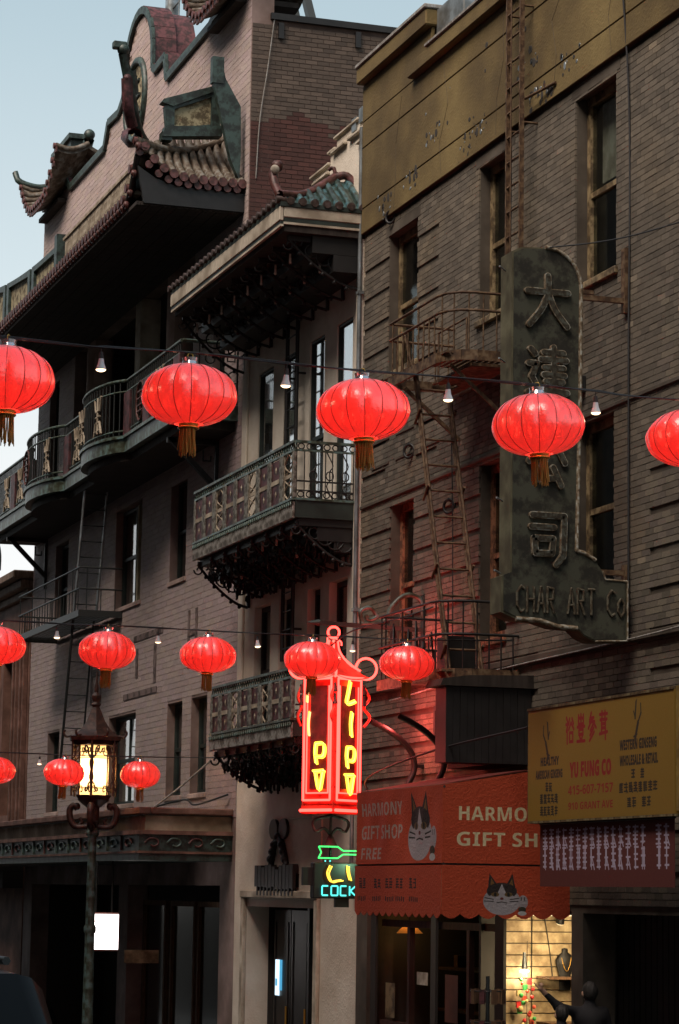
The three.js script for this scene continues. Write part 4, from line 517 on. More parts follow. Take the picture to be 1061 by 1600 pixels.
  for (let k = 0; k < 4; k++) for (let i = 0; i < 8; i++) for (let j = 0; j < 6; j++) { const q = (ii, jj) => { const a = roofP(yaw + k * Math.PI / 2, ii / 8), b = roofP(yaw + (k + 1) * Math.PI / 2, ii / 8); return a.lerp(b, jj / 6).add(V(0, -.05 * Math.sin(Math.PI * jj / 6) * ii / 8, 0)); }; const a = q(i, j), b = q(i + 1, j), c = q(i + 1, j + 1), d = q(i, j + 1); for (const v of [a, d, c, a, c, b]) pos.push(...v.toArray()); }
  const rg = new THREE.BufferGeometry(); rg.setAttribute('position', new THREE.BufferAttribute(new Float32Array(pos), 3)); rg.computeVertexNormals(); const roof = part(T, 'sign_roof', rg, red);
  for (let k = 0; k < 4; k++) { const a = yaw + k * Math.PI / 2, rad = (r, y) => V(sx + r * Math.cos(a), y, sz + r * Math.sin(a)), rib = Array.from({ length: 7 }, (_, i) => roofP(a, i / 6).add(V(0, .03, 0))), curl = []; for (let i = 0; i <= 9; i++) { const w = -2.2 + i * .62; curl.push(rad(.56 + .13 * Math.sin(-w) * -1, yt + .13 - .13 * Math.cos(w))); }
    part(roof, 'neon_rib', [tube(rib.slice(0, 6), .016, 20, 6), tube(Array.from({ length: 14 }, (_, i) => { const w = -Math.PI * .6 + i / 13 * Math.PI * 1.55; return rad(.47 + .15 * Math.cos(w), yt + .17 + .15 * Math.sin(w)); }), .018, 30, 7)], neonRed);
    part(roof, 'neon_eave_tube', tube([P(k, .0, yt + .03, .05), P(k, .5, yt + .02, .05), P(k, 1, yt + .03, .05)], .017, 12, 7), neonRed); }
  part(roof, 'neon_ring', [new THREE.TorusGeometry(.08, .017, 8, 28).rotateY(1.25).translate(sx, 6.86, sz), tube([V(sx, 6.78, sz + .09), V(sx + .03, 6.72, sz + .1), V(sx, 6.66, sz + .12)], .012, 8, 6), tube([V(sx, 6.78, sz - .02), V(sx + .03, 6.73, sz - .1), V(sx, 6.68, sz - .12)], .012, 8, 6)], neonRed);
  part(T, 'base_scroll', [tube([V(sx, 4.28, sz), V(sx, 4.2, sz + .25), V(sx, 4.05, sz + .22), V(sx, 4.1, sz + .1), V(sx, 4.0, sz)], .022, 20, 6), tube([V(sx, 4.28, sz), V(sx, 4.2, sz - .25), V(sx, 4.05, sz - .22), V(sx, 4.1, sz - .1), V(sx, 4.0, sz)], .022, 20, 6), new THREE.ConeGeometry(.1, .22, 12).translate(sx, 3.96, sz), rod(V(sx, 3.8, sz), V(sx, 4.3, sz), .02)], M.maroon);
  for (const [dx, dy, dz, p] of [[.1, 1.2, -.85, 2.3], [.5, 2.3, -.95, 1.7], [.9, .7, .5, 1.5], [.9, 1.7, .2, 1.5]]) { const l = new THREE.PointLight(new THREE.Color(1, .10, .085), p * 1, 0, 2); l.position.set(dx, dy, dz); l.shadow.radius = 6; l.castShadow = true; T.add(l); }
  const A = thing('sign_arm', 'black wrought iron arm with scrolls holding the neon sign', 'bracket', [sx, 6.95, .02]);
  part(A, 'arm', [bar(V(sx, 6.95, 0), V(sx, 6.99, 1.62), .05, .06), new THREE.ConeGeometry(.05, .2, 8).rotateX(Math.PI / 2).translate(sx, 6.99, 1.7), bx(sx - .05, sx + .05, 6.5, 7.45, 0, .05)], M.darkGreen);
  part(A, 'scroll', [tube([V(sx, 7.02, .95), V(sx, 7.18, .98), V(sx, 7.24, .84), V(sx, 7.12, .74), V(sx, 7.06, .86), V(sx, 7.13, .9)], .03, 30, 7), tube([V(sx, 7.0, .98), V(sx, 7.02, .75), V(sx, 7.08, .6), V(sx, 7.28, .5), V(sx, 7.42, .35), V(sx, 7.45, .2), V(sx, 7.36, .06), V(sx, 7.1, .03)], .035, 36, 7), poly([V(sx, 7.0, .38), V(sx, 7.2, .38), V(sx, 7.2, .24), V(sx, 7.26, .24)], .022)], M.teal);
  part(A, 'spot', [new THREE.CylinderGeometry(.04, .05, .1, 10).translate(sx + .05, 6.86, .5), rod(V(sx, 6.95, .5), V(sx + .05, 6.9, .5), .012)], M.black);
}
{ // smaller neon sign hanging below
  const sx = 2.9, T = thing('cocktail_sign', 'small neon sign with green bottle outline, yellow LI and cyan cocktail letters', 'neon sign', [sx, 3.2, 1.2]);
  part(T, 'sign_box', [cbx(sx - .1, sx + .06, 3.12, 3.62, .35, 1.64, .015), bx(sx - .06, sx + .02, 3.3, 3.55, 1.64, 1.78), bx(sx - .06, sx + .02, 3.0, 3.14, 1.1, 1.3)], M.black);
  const Z = z => 1.58 - z, S = (pts, c = false) => tube(pts.map(p => V(sx + .085, p[1], Z(p[0]))), .0105, 40, 6, c), Lp = pts => poly(pts.map(p => V(sx + .085, p[1], Z(p[0]))), .0105, 6);
  part(T, 'neon_bottle', [Lp([[.0, 3.84], [.28, 3.84], [.36, 3.785], [1.15, 3.785]]), Lp([[.0, 3.84], [.04, 3.76], [0, 3.68], [.28, 3.68], [.36, 3.735], [1.15, 3.735]])], neonGreen);
  part(T, 'neon_drop', [Lp([[.1, 3.65], [.1, 3.63]]), Lp([[.17, 3.65], [.17, 3.63]])], neonCyan);
  const Y = (p, d = .03) => [S(p), S(p.map(q => [q[0] + d, q[1] - .01]))];
  part(T, 'neon_letter', [...Y([[.17, 3.58], [.13, 3.47], [.18, 3.36], [.26, 3.37], [.34, 3.38]]), ...Y([[.42, 3.58], [.43, 3.48], [.46, 3.38]]), Lp([[.56, 3.48], [.66, 3.48]]), ...Y([[.74, 3.38], [.76, 3.58], [.9, 3.56], [.88, 3.46], [.76, 3.46]]), S([[1.0, 3.46], [1.08, 3.58], [1.15, 3.46], [1.08, 3.36], [1.0, 3.46]])], neonAmber);
  const cy = 3.23, h = .065; const letters = { C: [[[.9, 1], [.1, 1], [0, .8], [0, -.8], [.1, -1], [.9, -1]]], O: [[[.1, 1], [.9, 1], [1, .8], [1, -.8], [.9, -1], [.1, -1], [0, -.8], [0, .8], [.1, 1]]], K: [[[0, 1], [0, -1]], [[.9, 1], [.1, 0], [.9, -1]]], T: [[[0, 1], [1, 1]], [[.5, 1], [.5, -1]]], A: [[[0, -1], [.5, 1], [1, -1]], [[.2, -.2], [.8, -.2]]], I: [[[.5, 1], [.5, -1]]], L: [[[0, 1], [0, -1], [.9, -1]]], S: [[[1, 1], [0, 1], [0, 0], [1, 0], [1, -1], [0, -1]]] };
  [...'COCKTAILS'].forEach((ch, i) => part(T, 'neon_letter', letters[ch].map(s => Lp(s.map(p => [.06 + i * .135 + p[0] * .095, cy + p[1] * h]))), neonCyan));
  part(T, 'hanger', [rod(V(sx, 3.62, 1.38), V(sx, 3.9, 1.38), .02), bar(V(sx, 3.5, .02), V(sx, 3.5, .35), .05, .05)], M.black);
  const l = new THREE.PointLight(new THREE.Color(.45, 1, .6), .5, 0, 2); l.position.set(.3, .4, -.1); l.castShadow = true; T.add(l);
}
// ------------------------------------------------------------------ tall green blade sign
const canvasTex = (w, h, draw, o = {}) => { const c = document.createElement('canvas'); c.width = w; c.height = h; const g = c.getContext('2d'); draw(g, w, h); const t = new THREE.CanvasTexture(c); t.colorSpace = THREE.SRGBColorSpace; t.wrapS = t.wrapT = THREE.ClampToEdgeWrapping; t.magFilter = THREE.LinearFilter; t.repeat.set(...o.repeat); t.offset.set(...o.offset); t.needsUpdate = true; return t; };
const GL = { // strokes of the painted characters, unit square
  big: [[[-1, .35], [1, .35]], [[0, 1], [0, .3], [-.3, -.35], [-.9, -1]], [[.02, .3], [.35, -.35], [.95, -1]]],
  reach: [[[-.85, .9], [-.62, .7]], [[-.95, .3], [-.55, .3], [-.8, -.25], [-.55, -.6]], [[-1, -.9], [-.5, -.72], [1, -.85]], [[-.2, .78], [.8, .78]], [[.3, 1], [.3, .48]], [[-.35, .48], [.95, .48]], [[-.15, .15], [.8, .15]], [[-.2, -.15], [.85, -.15]], [[.3, .4], [.3, -.62]], [[-.1, -.42], [.75, -.42]]],
  public: [[[-.3, .9], [-.9, 0]], [[.3, .9], [.9, 0]], [[-.1, .1], [-.5, -.7], [.5, -.6]], [[.3, -.2], [.7, -.9]]],
  office: [[[-.7, .85], [.85, .85], [.8, -.6], [.45, -.95]], [[-.75, .42], [.35, .42]], [[-.6, 0], [.3, 0], [.25, -.55], [-.55, -.55], [-.6, 0]]],
  yu: [[[-.9, .9], [-.6, .6]], [[-1, .4], [-.5, .4], [-.9, -.1]], [[-.7, .3], [-.7, -1]], [[-.1, .8], [-.35, .4]], [[.5, .8], [.85, .4]], [[.25, .5], [-.3, 0]], [[.25, .5], [.95, 0]], [[-.1, -.25], [.7, -.25], [.7, -.9], [-.1, -.9], [-.1, -.25]]],
  feng: [[[-.6, .95], [-.6, .3], [.6, .3], [.6, .95]], [[0, 1], [0, .3]], [[-.35, .75], [-.1, .7]], [[.15, .75], [.4, .7]], [[-.9, .1], [.9, .1]], [[-.5, -.1], [.5, -.1], [.5, -.45], [-.5, -.45], [-.5, -.1]], [[-.3, -.6], [-.15, -.8]], [[.35, -.6], [.15, -.8]], [[-.95, -.95], [.95, -.95]]],
  shen: [[[-.2, 1], [-.5, .6], [.4, .65]], [[0, .55], [-.9, -.1]], [[.05, .5], [.95, -.1]], [[.3, .2], [-.4, -.25]], [[.4, -.1], [-.5, -.6]], [[.5, -.4], [-.6, -1]], [[-.6, .35], [.6, .35]]],
  rong: [[[-.9, .8], [.9, .8]], [[-.35, 1], [-.35, .6]], [[.35, 1], [.35, .6]], [[-.8, .4], [.8, .4]], [[-.45, .4], [-.45, -.6]], [[.45, .4], [.45, -1]], [[-.45, .1], [.45, .1]], [[-.45, -.2], [.45, -.2]], [[-.9, -.6], [.9, -.5]]],
};
const LT = { C: [[[.9, .8], [.5, 1], [0, .5], [0, -.5], [.5, -1], [.9, -.8]]], H: [[[0, 1], [0, -1]], [[.85, 1], [.85, -1]], [[0, 0], [.85, 0]]], A: [[[0, -1], [.45, 1], [.9, -1]], [[.2, -.3], [.7, -.3]]], R: [[[0, -1], [0, 1], [.7, .9], [.7, .1], [0, 0]], [[.3, 0], [.85, -1]]], T: [[[0, 1], [.9, 1]], [[.45, 1], [.45, -1]]], O: [[[.45, .4], [.05, 0], [.05, -.6], [.45, -1], [.85, -.6], [.85, 0], [.45, .4]]] };
const channel = (pts, r) => pts.flatMap((p, i) => { const c = new THREE.CylinderGeometry(r * .99, r * .99, .046, 10).rotateZ(Math.PI / 2).translate(p.x, p.y, p.z); if (i + 1 === pts.length) return [c]; const q = pts[i + 1], d = q.clone().sub(p), g = new THREE.BoxGeometry(.05, r * 2, d.length()); g.applyMatrix4(new THREE.Matrix4().makeBasis(V(1, 0, 0), d.clone().normalize().cross(V(1, 0, 0)), d.clone().normalize()).setPosition(p.clone().add(q).multiplyScalar(.5))); return [c, g]; });
{
  const X = 10.2, T = thing('vertical_sign', 'tall weathered green vertical sign with a rounded top and raised Chinese characters', 'sign', [X, 6.2, .1]);
  const green = mat(.05, .052, .034, { tex: 'peel', m: 1.1, roughness: .75 }), edge = mat(.17, .165, .10, { tex: 'mottle', m: 1.2 }), paleEdge = mat(.36, .37, .33, { tex: 'rust', m: .4 });
  const out = [[1.73, 6.44], [1.73, 6.86], [1.62, 6.9], [1.62, 10.72], [1.5, 10.78], [1.2, 10.8]]; for (let i = 1; i <= 10; i++) { const a = Math.PI / 2 * (1 - i / 10); out.push([1.2 - .46 * Math.cos(a), 10.34 + .46 * Math.sin(a)]); }
  out.push([.75, 9.0], [.79, 7.2], [.7, 7.18], [.55, 7.1], [.46, 6.98], [.42, 6.88], [.14, 6.87], [.14, 6.17], [.55, 6.15], [.68, 6.2], [.78, 6.29], [1.03, 6.3], [1.25, 6.36], [1.55, 6.37]);
  part(T, 'sign_body', exZY(shp(out), X - .34, X), edge); part(T, 'face_panel', exZY(shp(out.map(([z, y]) => [.9 + (z - .9) * .965, 8.5 + (y - 8.5) * .992])), X + .001, X + .016), green);
  const edgePts = out.slice(5, 25).map(p => V(X + .02, p[1], p[0])); part(T, 'edge_trim', [poly(edgePts.slice(0, 15), .026, 6), poly(edgePts.slice(15), .012, 5), poly(out.slice(26, 30).map(p => V(X + .02, p[1], p[0])), .03, 6)], paleEdge);
  for (const [nm, cy, s, w] of [['big', 10.15, .3, .26], ['reach', 9.3, .29, .25], ['public', 8.22, .3, .25], ['office', 7.32, .32, .26]]) {
    const line = (r, dx) => GL[nm].map((st, si) => { let pts = st.map(p => V(X + .02 + dx + si * .0016, cy + p[1] * s, 1.18 - p[0] * w)); if (pts.length > 2 && nm === 'big') pts = curve(pts).getPoints(8); return channel(pts, r); });
    const c = part(T, 'raised_character', line(.04, .014), paleEdge); part(c, 'character_face', line(.029, .02), mat(.07, .078, .065, { tex: 'rust', m: .3 })); }
  [...'CHAR ART CO'].forEach((ch, i) => { if (ch !== ' ') part(T, 'raised_letter', LT[ch].map(st => poly(st.map(p => V(X + .03, 6.6 + p[1] * .15, 1.54 - i * .127 - p[0] * .1)), .017, 6)), mat(.105, .1, .072, { tex: 'rust', m: .3 })); });
  part(T, 'mount', [bx(X - .3, X - .2, 10.15, 10.95, .02, .08), bar(V(X - .25, 10.3, .05), V(X - .25, 10.3, .78), .06, .06)], M.rustIron); part(T, 'mount', [bx(X - .3, X - .2, 6.6, 7.1, .02, .08), bar(V(X - .25, 7.0, .05), V(X - .25, 7.0, .4), .06, .06), bar(V(X - .25, 6.4, .03), V(X - .25, 6.4, .2), .06, .06)], M.rustIron);
  part(T, 'neon_stub', [[10.5, 1.66], [9.4, 1.66], [7.75, 1.68], [6.9, 1.7]].map(([y, z]) => rod(V(X - .1, y, z), V(X + .02, y + .02, z + .12), .012)), M.galv);
}
// ------------------------------------------------------------------ gift shop awning
function drawCat(g, x, y, w, h) { // a sitting tabby with one raised paw
  const E = (cx, cy, rx, ry, c) => { g.fillStyle = c; g.beginPath(); g.ellipse(x + cx * w, y + cy * h, rx * w, ry * h, 0, 0, 7); g.fill(); }, Pn = (pts, c) => { g.fillStyle = c; g.beginPath(); pts.forEach((p, i) => g[i ? 'lineTo' : 'moveTo'](x + p[0] * w, y + p[1] * h)); g.fill(); };
  Pn([[.1, .42], [.14, .0], [.34, .3]], '#241a17'); Pn([[.5, .3], [.66, .0], [.74, .42]], '#241a17'); Pn([[.16, .3], [.18, .1], [.27, .28]], '#6a4a22'); Pn([[.57, .28], [.65, .1], [.68, .3]], '#6a4a22');
  E(.42, .66, .42, .34, '#918b8e'); E(.42, .42, .34, .2, '#241a17'); Pn([[.42, .24], [.22, .72], [.62, .72]], '#9a9497'); E(.42, .72, .38, .26, '#969093');
  E(.27, .5, .09, .055, '#5a4420'); E(.57, .5, .09, .055, '#5a4420'); E(.27, .5, .03, .05, '#0b0a09'); E(.57, .5, .03, .05, '#0b0a09'); E(.42, .6, .04, .03, '#5a1a18');
  g.strokeStyle = '#1a1513'; g.lineWidth = Math.max(1.5, w * .018); for (const [a, b, c, d] of [[.03, .58, .24, .62], [.02, .66, .24, .67], [.82, .58, .6, .62], [.82, .66, .6, .67], [.3, .7, .42, .68], [.42, .68, .54, .7], [.1, .46, .2, .44], [.74, .46, .66, .44]]) { g.beginPath(); g.moveTo(x + a * w, y + b * h); g.lineTo(x + c * w, y + d * h); g.stroke(); }
  E(.9, .68, .11, .17, '#918b8e'); E(.88, .86, .09, .07, '#2e2a18'); E(.88, .95, .1, .055, '#aaa'); g.beginPath(); g.moveTo(x + .86 * w, y + .56 * h); g.lineTo(x + .86 * w, y + .64 * h); g.moveTo(x + .93 * w, y + .56 * h); g.lineTo(x + .93 * w, y + .64 * h); g.stroke();
}
function wide(g, text, x, y, w, h, font = 'bold') { g.save(); g.font = `${font === 'heavy' ? 'bold' : font} 100px sans-serif`; const m = g.measureText(text).width; g.translate(x, y); g.scale(w / m, h / 73); g.fillText(text, 0, 0); if (font === 'heavy') { g.lineWidth = 7; g.strokeStyle = g.fillStyle; g.strokeText(text, 0, 0); } g.restore(); }
const grain = (g, w, h, a = .1) => { const n = w * h / 60; for (let i = 0; i < n; i++) { g.fillStyle = `rgba(${rnd() < .5 ? '0,0,0' : '255,220,190'},${(rnd() * a).toFixed(3)})`; g.fillRect(rnd() * w, rnd() * h, 1 + rnd() * 3, 1 + rnd() * 3); } };
const glyph = (g, x, y, w, h, lw) => { g.lineWidth = lw; g.beginPath(); const n = 3 + (rnd() * 3 | 0); for (let i = 0; i < n; i++) { const q = y + h * (i + .3 + .3 * rnd()) / n; g.moveTo(x + w * .1 * rnd(), q); g.lineTo(x + w * (.8 + .2 * rnd()), q); } for (let i = 0; i < 2; i++) { const q = x + w * (.2 + .5 * rnd()); g.moveTo(q, y + h * .1 * rnd()); g.lineTo(q + w * .1 * (rnd() - .5), y + h * (.75 + .25 * rnd())); } if (rnd() < .5) { g.moveTo(x + w * .5, y + h * .5); g.lineTo(x + w, y + h); } g.stroke(); };
const strokes = (g, nm, cx, cy, sx, sy, lw) => { g.lineWidth = lw; g.lineCap = 'round'; for (const st of GL[nm]) { g.beginPath(); st.forEach((p, i) => g[i ? 'lineTo' : 'moveTo'](cx + p[0] * sx, cy - p[1] * sy)); g.stroke(); } };
{
  const xa = 4.98, xb = 8.23, z = 1.7, T = thing('shop_awning', 'red canvas awning lettered HARMONY GIFT SHOP with printed cats and a scalloped edge', 'awning', [6.5, 3, .8]);
  const base = '#a83d1b', fw = xb - xa, S = 300, ph = g => { g.fillStyle = base; g.fillRect(0, 0, 2000, 2000); };
  const frontTex = canvasTex(Math.round(fw * S), Math.round(1.62 * S), (g, w, h) => { ph(g); grain(g, w, h, .12); g.fillStyle = '#9d8e84'; const X = m => (m - xa) * S, Y = m => (4.54 - m) * S; wide(g, 'HARMONY', X(5.12), Y(4.2), 1.62 * S, .17 * S); wide(g, 'GIFT SHOP', X(5.12), Y(3.9), 1.66 * S, .18 * S); wide(g, 'FREE', X(5.15), Y(3.64), .85 * S, .15 * S);
    drawCat(g, X(6.95), Y(4.47), 1.08 * S, .86 * S); g.strokeStyle = '#241210'; [[5.15, 3.32], [5.75, 3.32], [6.2, 3.32], [6.6, 3.32], [7.1, 3.32]].forEach(([a, b]) => { glyph(g, X(a), Y(b + .08), .13 * S, .14 * S, 5); glyph(g, X(a + .15), Y(b + .08), .13 * S, .14 * S, 5); }); [5.1, 5.7, 6.2, 6.6, 7.1].forEach(a => { g.fillStyle = '#2a1411'; for (let k = 0; k < 5; k++) g.fillRect(X(a + k * .07), Y(3.17) + rnd() * 4, 12, 18); }); }, { repeat: [1 / fw, 1 / 1.62], offset: [-xa / fw, -2.92 / 1.62] });
  const endTex = canvasTex(Math.round(1.75 * S), Math.round(1.85 * S), (g, w, h) => { ph(g); grain(g, w, h, .12); g.fillStyle = '#c9ba94'; const Z = m => (1.72 - m) * S, Y = m => (4.77 - m) * S; wide(g, 'HARMONY', Z(1.5), Y(4.1), 1.27 * S, .17 * S); wide(g, 'GIFT SHOP', Z(1.52), Y(3.79), 1.5 * S, .17 * S); drawCat(g, Z(1.16), Y(3.46), .58 * S, .5 * S); }, { repeat: [-1 / 1.75, 1 / 1.85], offset: [1.72 / 1.75, -2.92 / 1.85] });
  const cf = new THREE.MeshStandardMaterial({ map: frontTex, roughness: .8, bumpMap: rep(TX.bump, .6), bumpScale: .004 }), ce = new THREE.MeshStandardMaterial({ map: endTex, roughness: .8, bumpMap: rep(TX.bump, .6), bumpScale: .004 }), plain = mat(.2, .025, .014, { tex: 'mottle', m: .8 });
  { const g = new THREE.BoxGeometry(fw, .94, .012, 60, 14, 1).translate((xa + xb) / 2, 4.05, z - .006), P = g.attributes.position; for (let i = 0; i < P.count; i++) { const u = P.getX(i), v = (P.getY(i) - 3.58) / .94; P.setZ(i, P.getZ(i) + Math.sin(Math.PI * v) * (.012 * Math.sin(u * 4.1 + v * 2) + .008 * Math.sin(u * 9.7 - v * 3) - .02) - .02 * (1 - v) * 0); } g.computeVertexNormals(); part(T, 'front_panel', g, cf); } part(T, 'end_panel', exZY(shp([[0.02, 3.58], [z - .016, 3.58], [z - .016, 4.52], [.62, 4.7], [.02, 4.72]]), xb - .014, xb - .001), ce);
  const scal = (a, b, n) => { const p = [[a, 3.555], [a, 2.97]]; for (let i = 0; i < n; i++) for (let k = 1; k <= 6; k++) p.push([a + (b - a) * (i + k / 6) / n, 2.97 - .055 * Math.sin(Math.PI * k / 6)]); p.push([b, 3.555]); return shp(p); };
  part(T, 'front_valance', exXY(scal(xa, xb, 13), z - .002, z + .008), cf); part(T, 'end_valance', exZY(scal(.02, z - .004, 7), xb + .002, xb + .012), ce);
  part(T, 'top_sheet', exZY(shp([[.01, 4.74], [.62, 4.715], [z - .02, 4.53], [z, 4.53], [.62, 4.73], [.01, 4.755]]), xa, xb), plain);
  part(T, 'awning_frame', [rod(V(xa, 3.565, z - .03), V(xb, 3.565, z - .03), .018), rod(V(xa, 4.5, z - .03), V(xb, 4.5, z - .03), .018), rod(V(xb - .03, 3.565, .02), V(xb - .03, 3.565, z - .03), .018), rod(V(xa + .03, 3.565, .02), V(xa + .03, 3.565, z - .03), .018), rod(V(xa + .03, 4.7, .05), V(xa + .03, 4.5, z - .03), .018)], M.dark);
  // yellow herb shop sign
  const ya = 9.27, yw = 4.02, yh = 1.3, yTex = canvasTex(1600, 520, (g, w, h) => { g.fillStyle = '#86681f'; g.fillRect(0, 0, w, h); grain(g, w, h, .1); g.strokeStyle = '#8a1a17'; ['yu', 'feng', 'shen', 'rong'].forEach((n, i) => strokes(g, n, 500 + i * 125, 112, 46, 62, 15));
    g.fillStyle = '#8a1a17'; wide(g, 'YU FUNG CO', 500, 330, 460, 66, 'heavy'); wide(g, '415-607-7157', 480, 410, 500, 42); wide(g, '910 GRANT AVE', 480, 478, 500, 34);
    g.fillStyle = '#1c1a14'; wide(g, 'HEALTHY', 150, 265, 220, 38, 'heavy'); wide(g, 'AMERICAN GINSENG', 95, 325, 320, 38, 'heavy'); wide(g, 'WESTERN GINSENG', 1050, 232, 380, 42, 'heavy'); wide(g, 'WHOLESALE & RETAIL', 1050, 300, 390, 42, 'heavy');
    g.strokeStyle = '#1c1a14'; for (const [x, y, n, s] of [[215, 345, 2, 38], [150, 398, 5, 40], [150, 455, 5, 40], [1170, 318, 2, 44], [1045, 375, 8, 46], [1130, 440, 2, 46], [1280, 440, 2, 46]]) for (let k = 0; k < n; k++) glyph(g, x + k * s * 1.08 * (n === 2 && x > 1160 && x < 1180 ? 2 : 1), y, s * .85, 44, 6.5);
    const root = (x, y, f) => { g.lineCap = 'round'; for (const [a, b, c, d, l] of [[0, 60, 30 * f, 130, 20], [0, 60, -30 * f, 20, 12], [-30 * f, 20, -26 * f, -20, 9], [10 * f, 110, 45 * f, 120, 8], [20 * f, -30, 30 * f, 40, 14], [30 * f, 40, 45 * f, 10, 8], [28 * f, -10, 12 * f, -40, 6]]) { g.lineWidth = l; g.beginPath(); g.moveTo(x + a, y + b); g.lineTo(x + c, y + d); g.stroke(); } }; g.strokeStyle = '#26241c'; root(215, 100, 1); root(1240, 60, -1); }, { repeat: [1 / yw, 1 / yh], offset: [-ya / yw, -4.07 / yh] });
  const Y = thing('shop_sign', 'long yellow sign board with red and black lettering and ginseng roots', 'sign', [11.3, 4.07, .9]);
  part(Y, 'sign_board', exXY(shp(rect(ya, ya + yw, 4.07, 5.37)), .86, 1.0), new THREE.MeshStandardMaterial({ map: yTex, roughness: .7 })); part(Y, 'sign_edge', [bx(ya - .012, ya + yw, 5.372, 5.4, .85, 1.012), bx(ya - .014, ya - .002, 4.07, 5.37, .85, 1.0), bx(ya, ya + yw, 4.045, 4.068, .85, 1.005)], mat(.2, .17, .09, { tex: 'rust', m: .5 })); part(Y, 'sign_strut', [10, 12.4].map(x => bar(V(x, 4.8, .02), V(x, 4.8, .86), .06, .06)), M.iron);
  const N = thing('shop_sign', 'next sign board, only its yellow edge and grey picture showing at the right border', 'sign', [14.2, 4.1, .9]); part(N, 'sign_board', bx(13.32, 15.4, 4.1, 5.4, .86, .995), mat(.4, .27, .06, { tex: 'mottle', m: .7 })); part(N, 'picture_panel', bx(13.5, 15.2, 4.9, 5.3, .996, 1.004), M.galv);
  const bTex = canvasTex(1460, 290, (g, w, h) => { g.fillStyle = '#5a2620'; g.fillRect(0, 0, w, h); grain(g, w, h, .12); g.strokeStyle = '#b3aac0'; for (let k = 0; k < 18; k++) { if (k === 15) continue; const x = 30 + k * 78; glyph(g, x, 20, 60, 95, 8); glyph(g, x + rnd() * 12, 105, 52, 110, 9); g.lineWidth = 8; g.beginPath(); g.moveTo(x + 12 + rnd() * 30, 20); g.lineTo(x + 20 + rnd() * 24, 214); g.stroke(); } }, { repeat: [1 / 3.65, 1 / .72], offset: [-9.47 / 3.65, -3.31 / .72] });
  const Bn = thing('shop_banner', 'dark red banner with rows of white Chinese characters below the yellow sign', 'banner', [11.3, 3.3, .93]); part(Bn, 'banner_cloth', exXY(shp(rect(9.47, 13.12, 3.31, 4.03)), .915, .925), new THREE.MeshStandardMaterial({ map: bTex, roughness: .85 })); part(Bn, 'banner_pole', rod(V(9.45, 4.035, .92), V(13.14, 4.035, .92), .012), M.iron);
}
// ------------------------------------------------------------------ fire escapes and ladders
function railing(parent, pts, y0, y1, step, m, r = .014) { const g = []; for (const y of y1) g.push(poly(pts.map(p => V(p[0], y, p[1])), r * 1.35, 6)); part(parent, 'rail', g, m); for (let i = 0; i + 1 < pts.length; i++) { const a = pts[i], b = pts[i + 1], L = Math.hypot(b[0] - a[0], b[1] - a[1]), n = Math.max(1, Math.round(L / step)); for (let k = 0; k < n; k++) { const t = (k + .5) / n; part(parent, 'bar', rod(V(a[0] + (b[0] - a[0]) * t, y0, a[1] + (b[1] - a[1]) * t), V(a[0] + (b[0] - a[0]) * t, y1[k % 5 ? y1.length - 1 : 0], a[1] + (b[1] - a[1]) * t), r * .8, 5), m); } } }
const round = (x1, z1, r) => [0, 1, 2, 3].map(i => { const a = i / 3 * Math.PI / 2; return [x1 - r + r * Math.sin(a), z1 - r + r * Math.cos(a)]; });
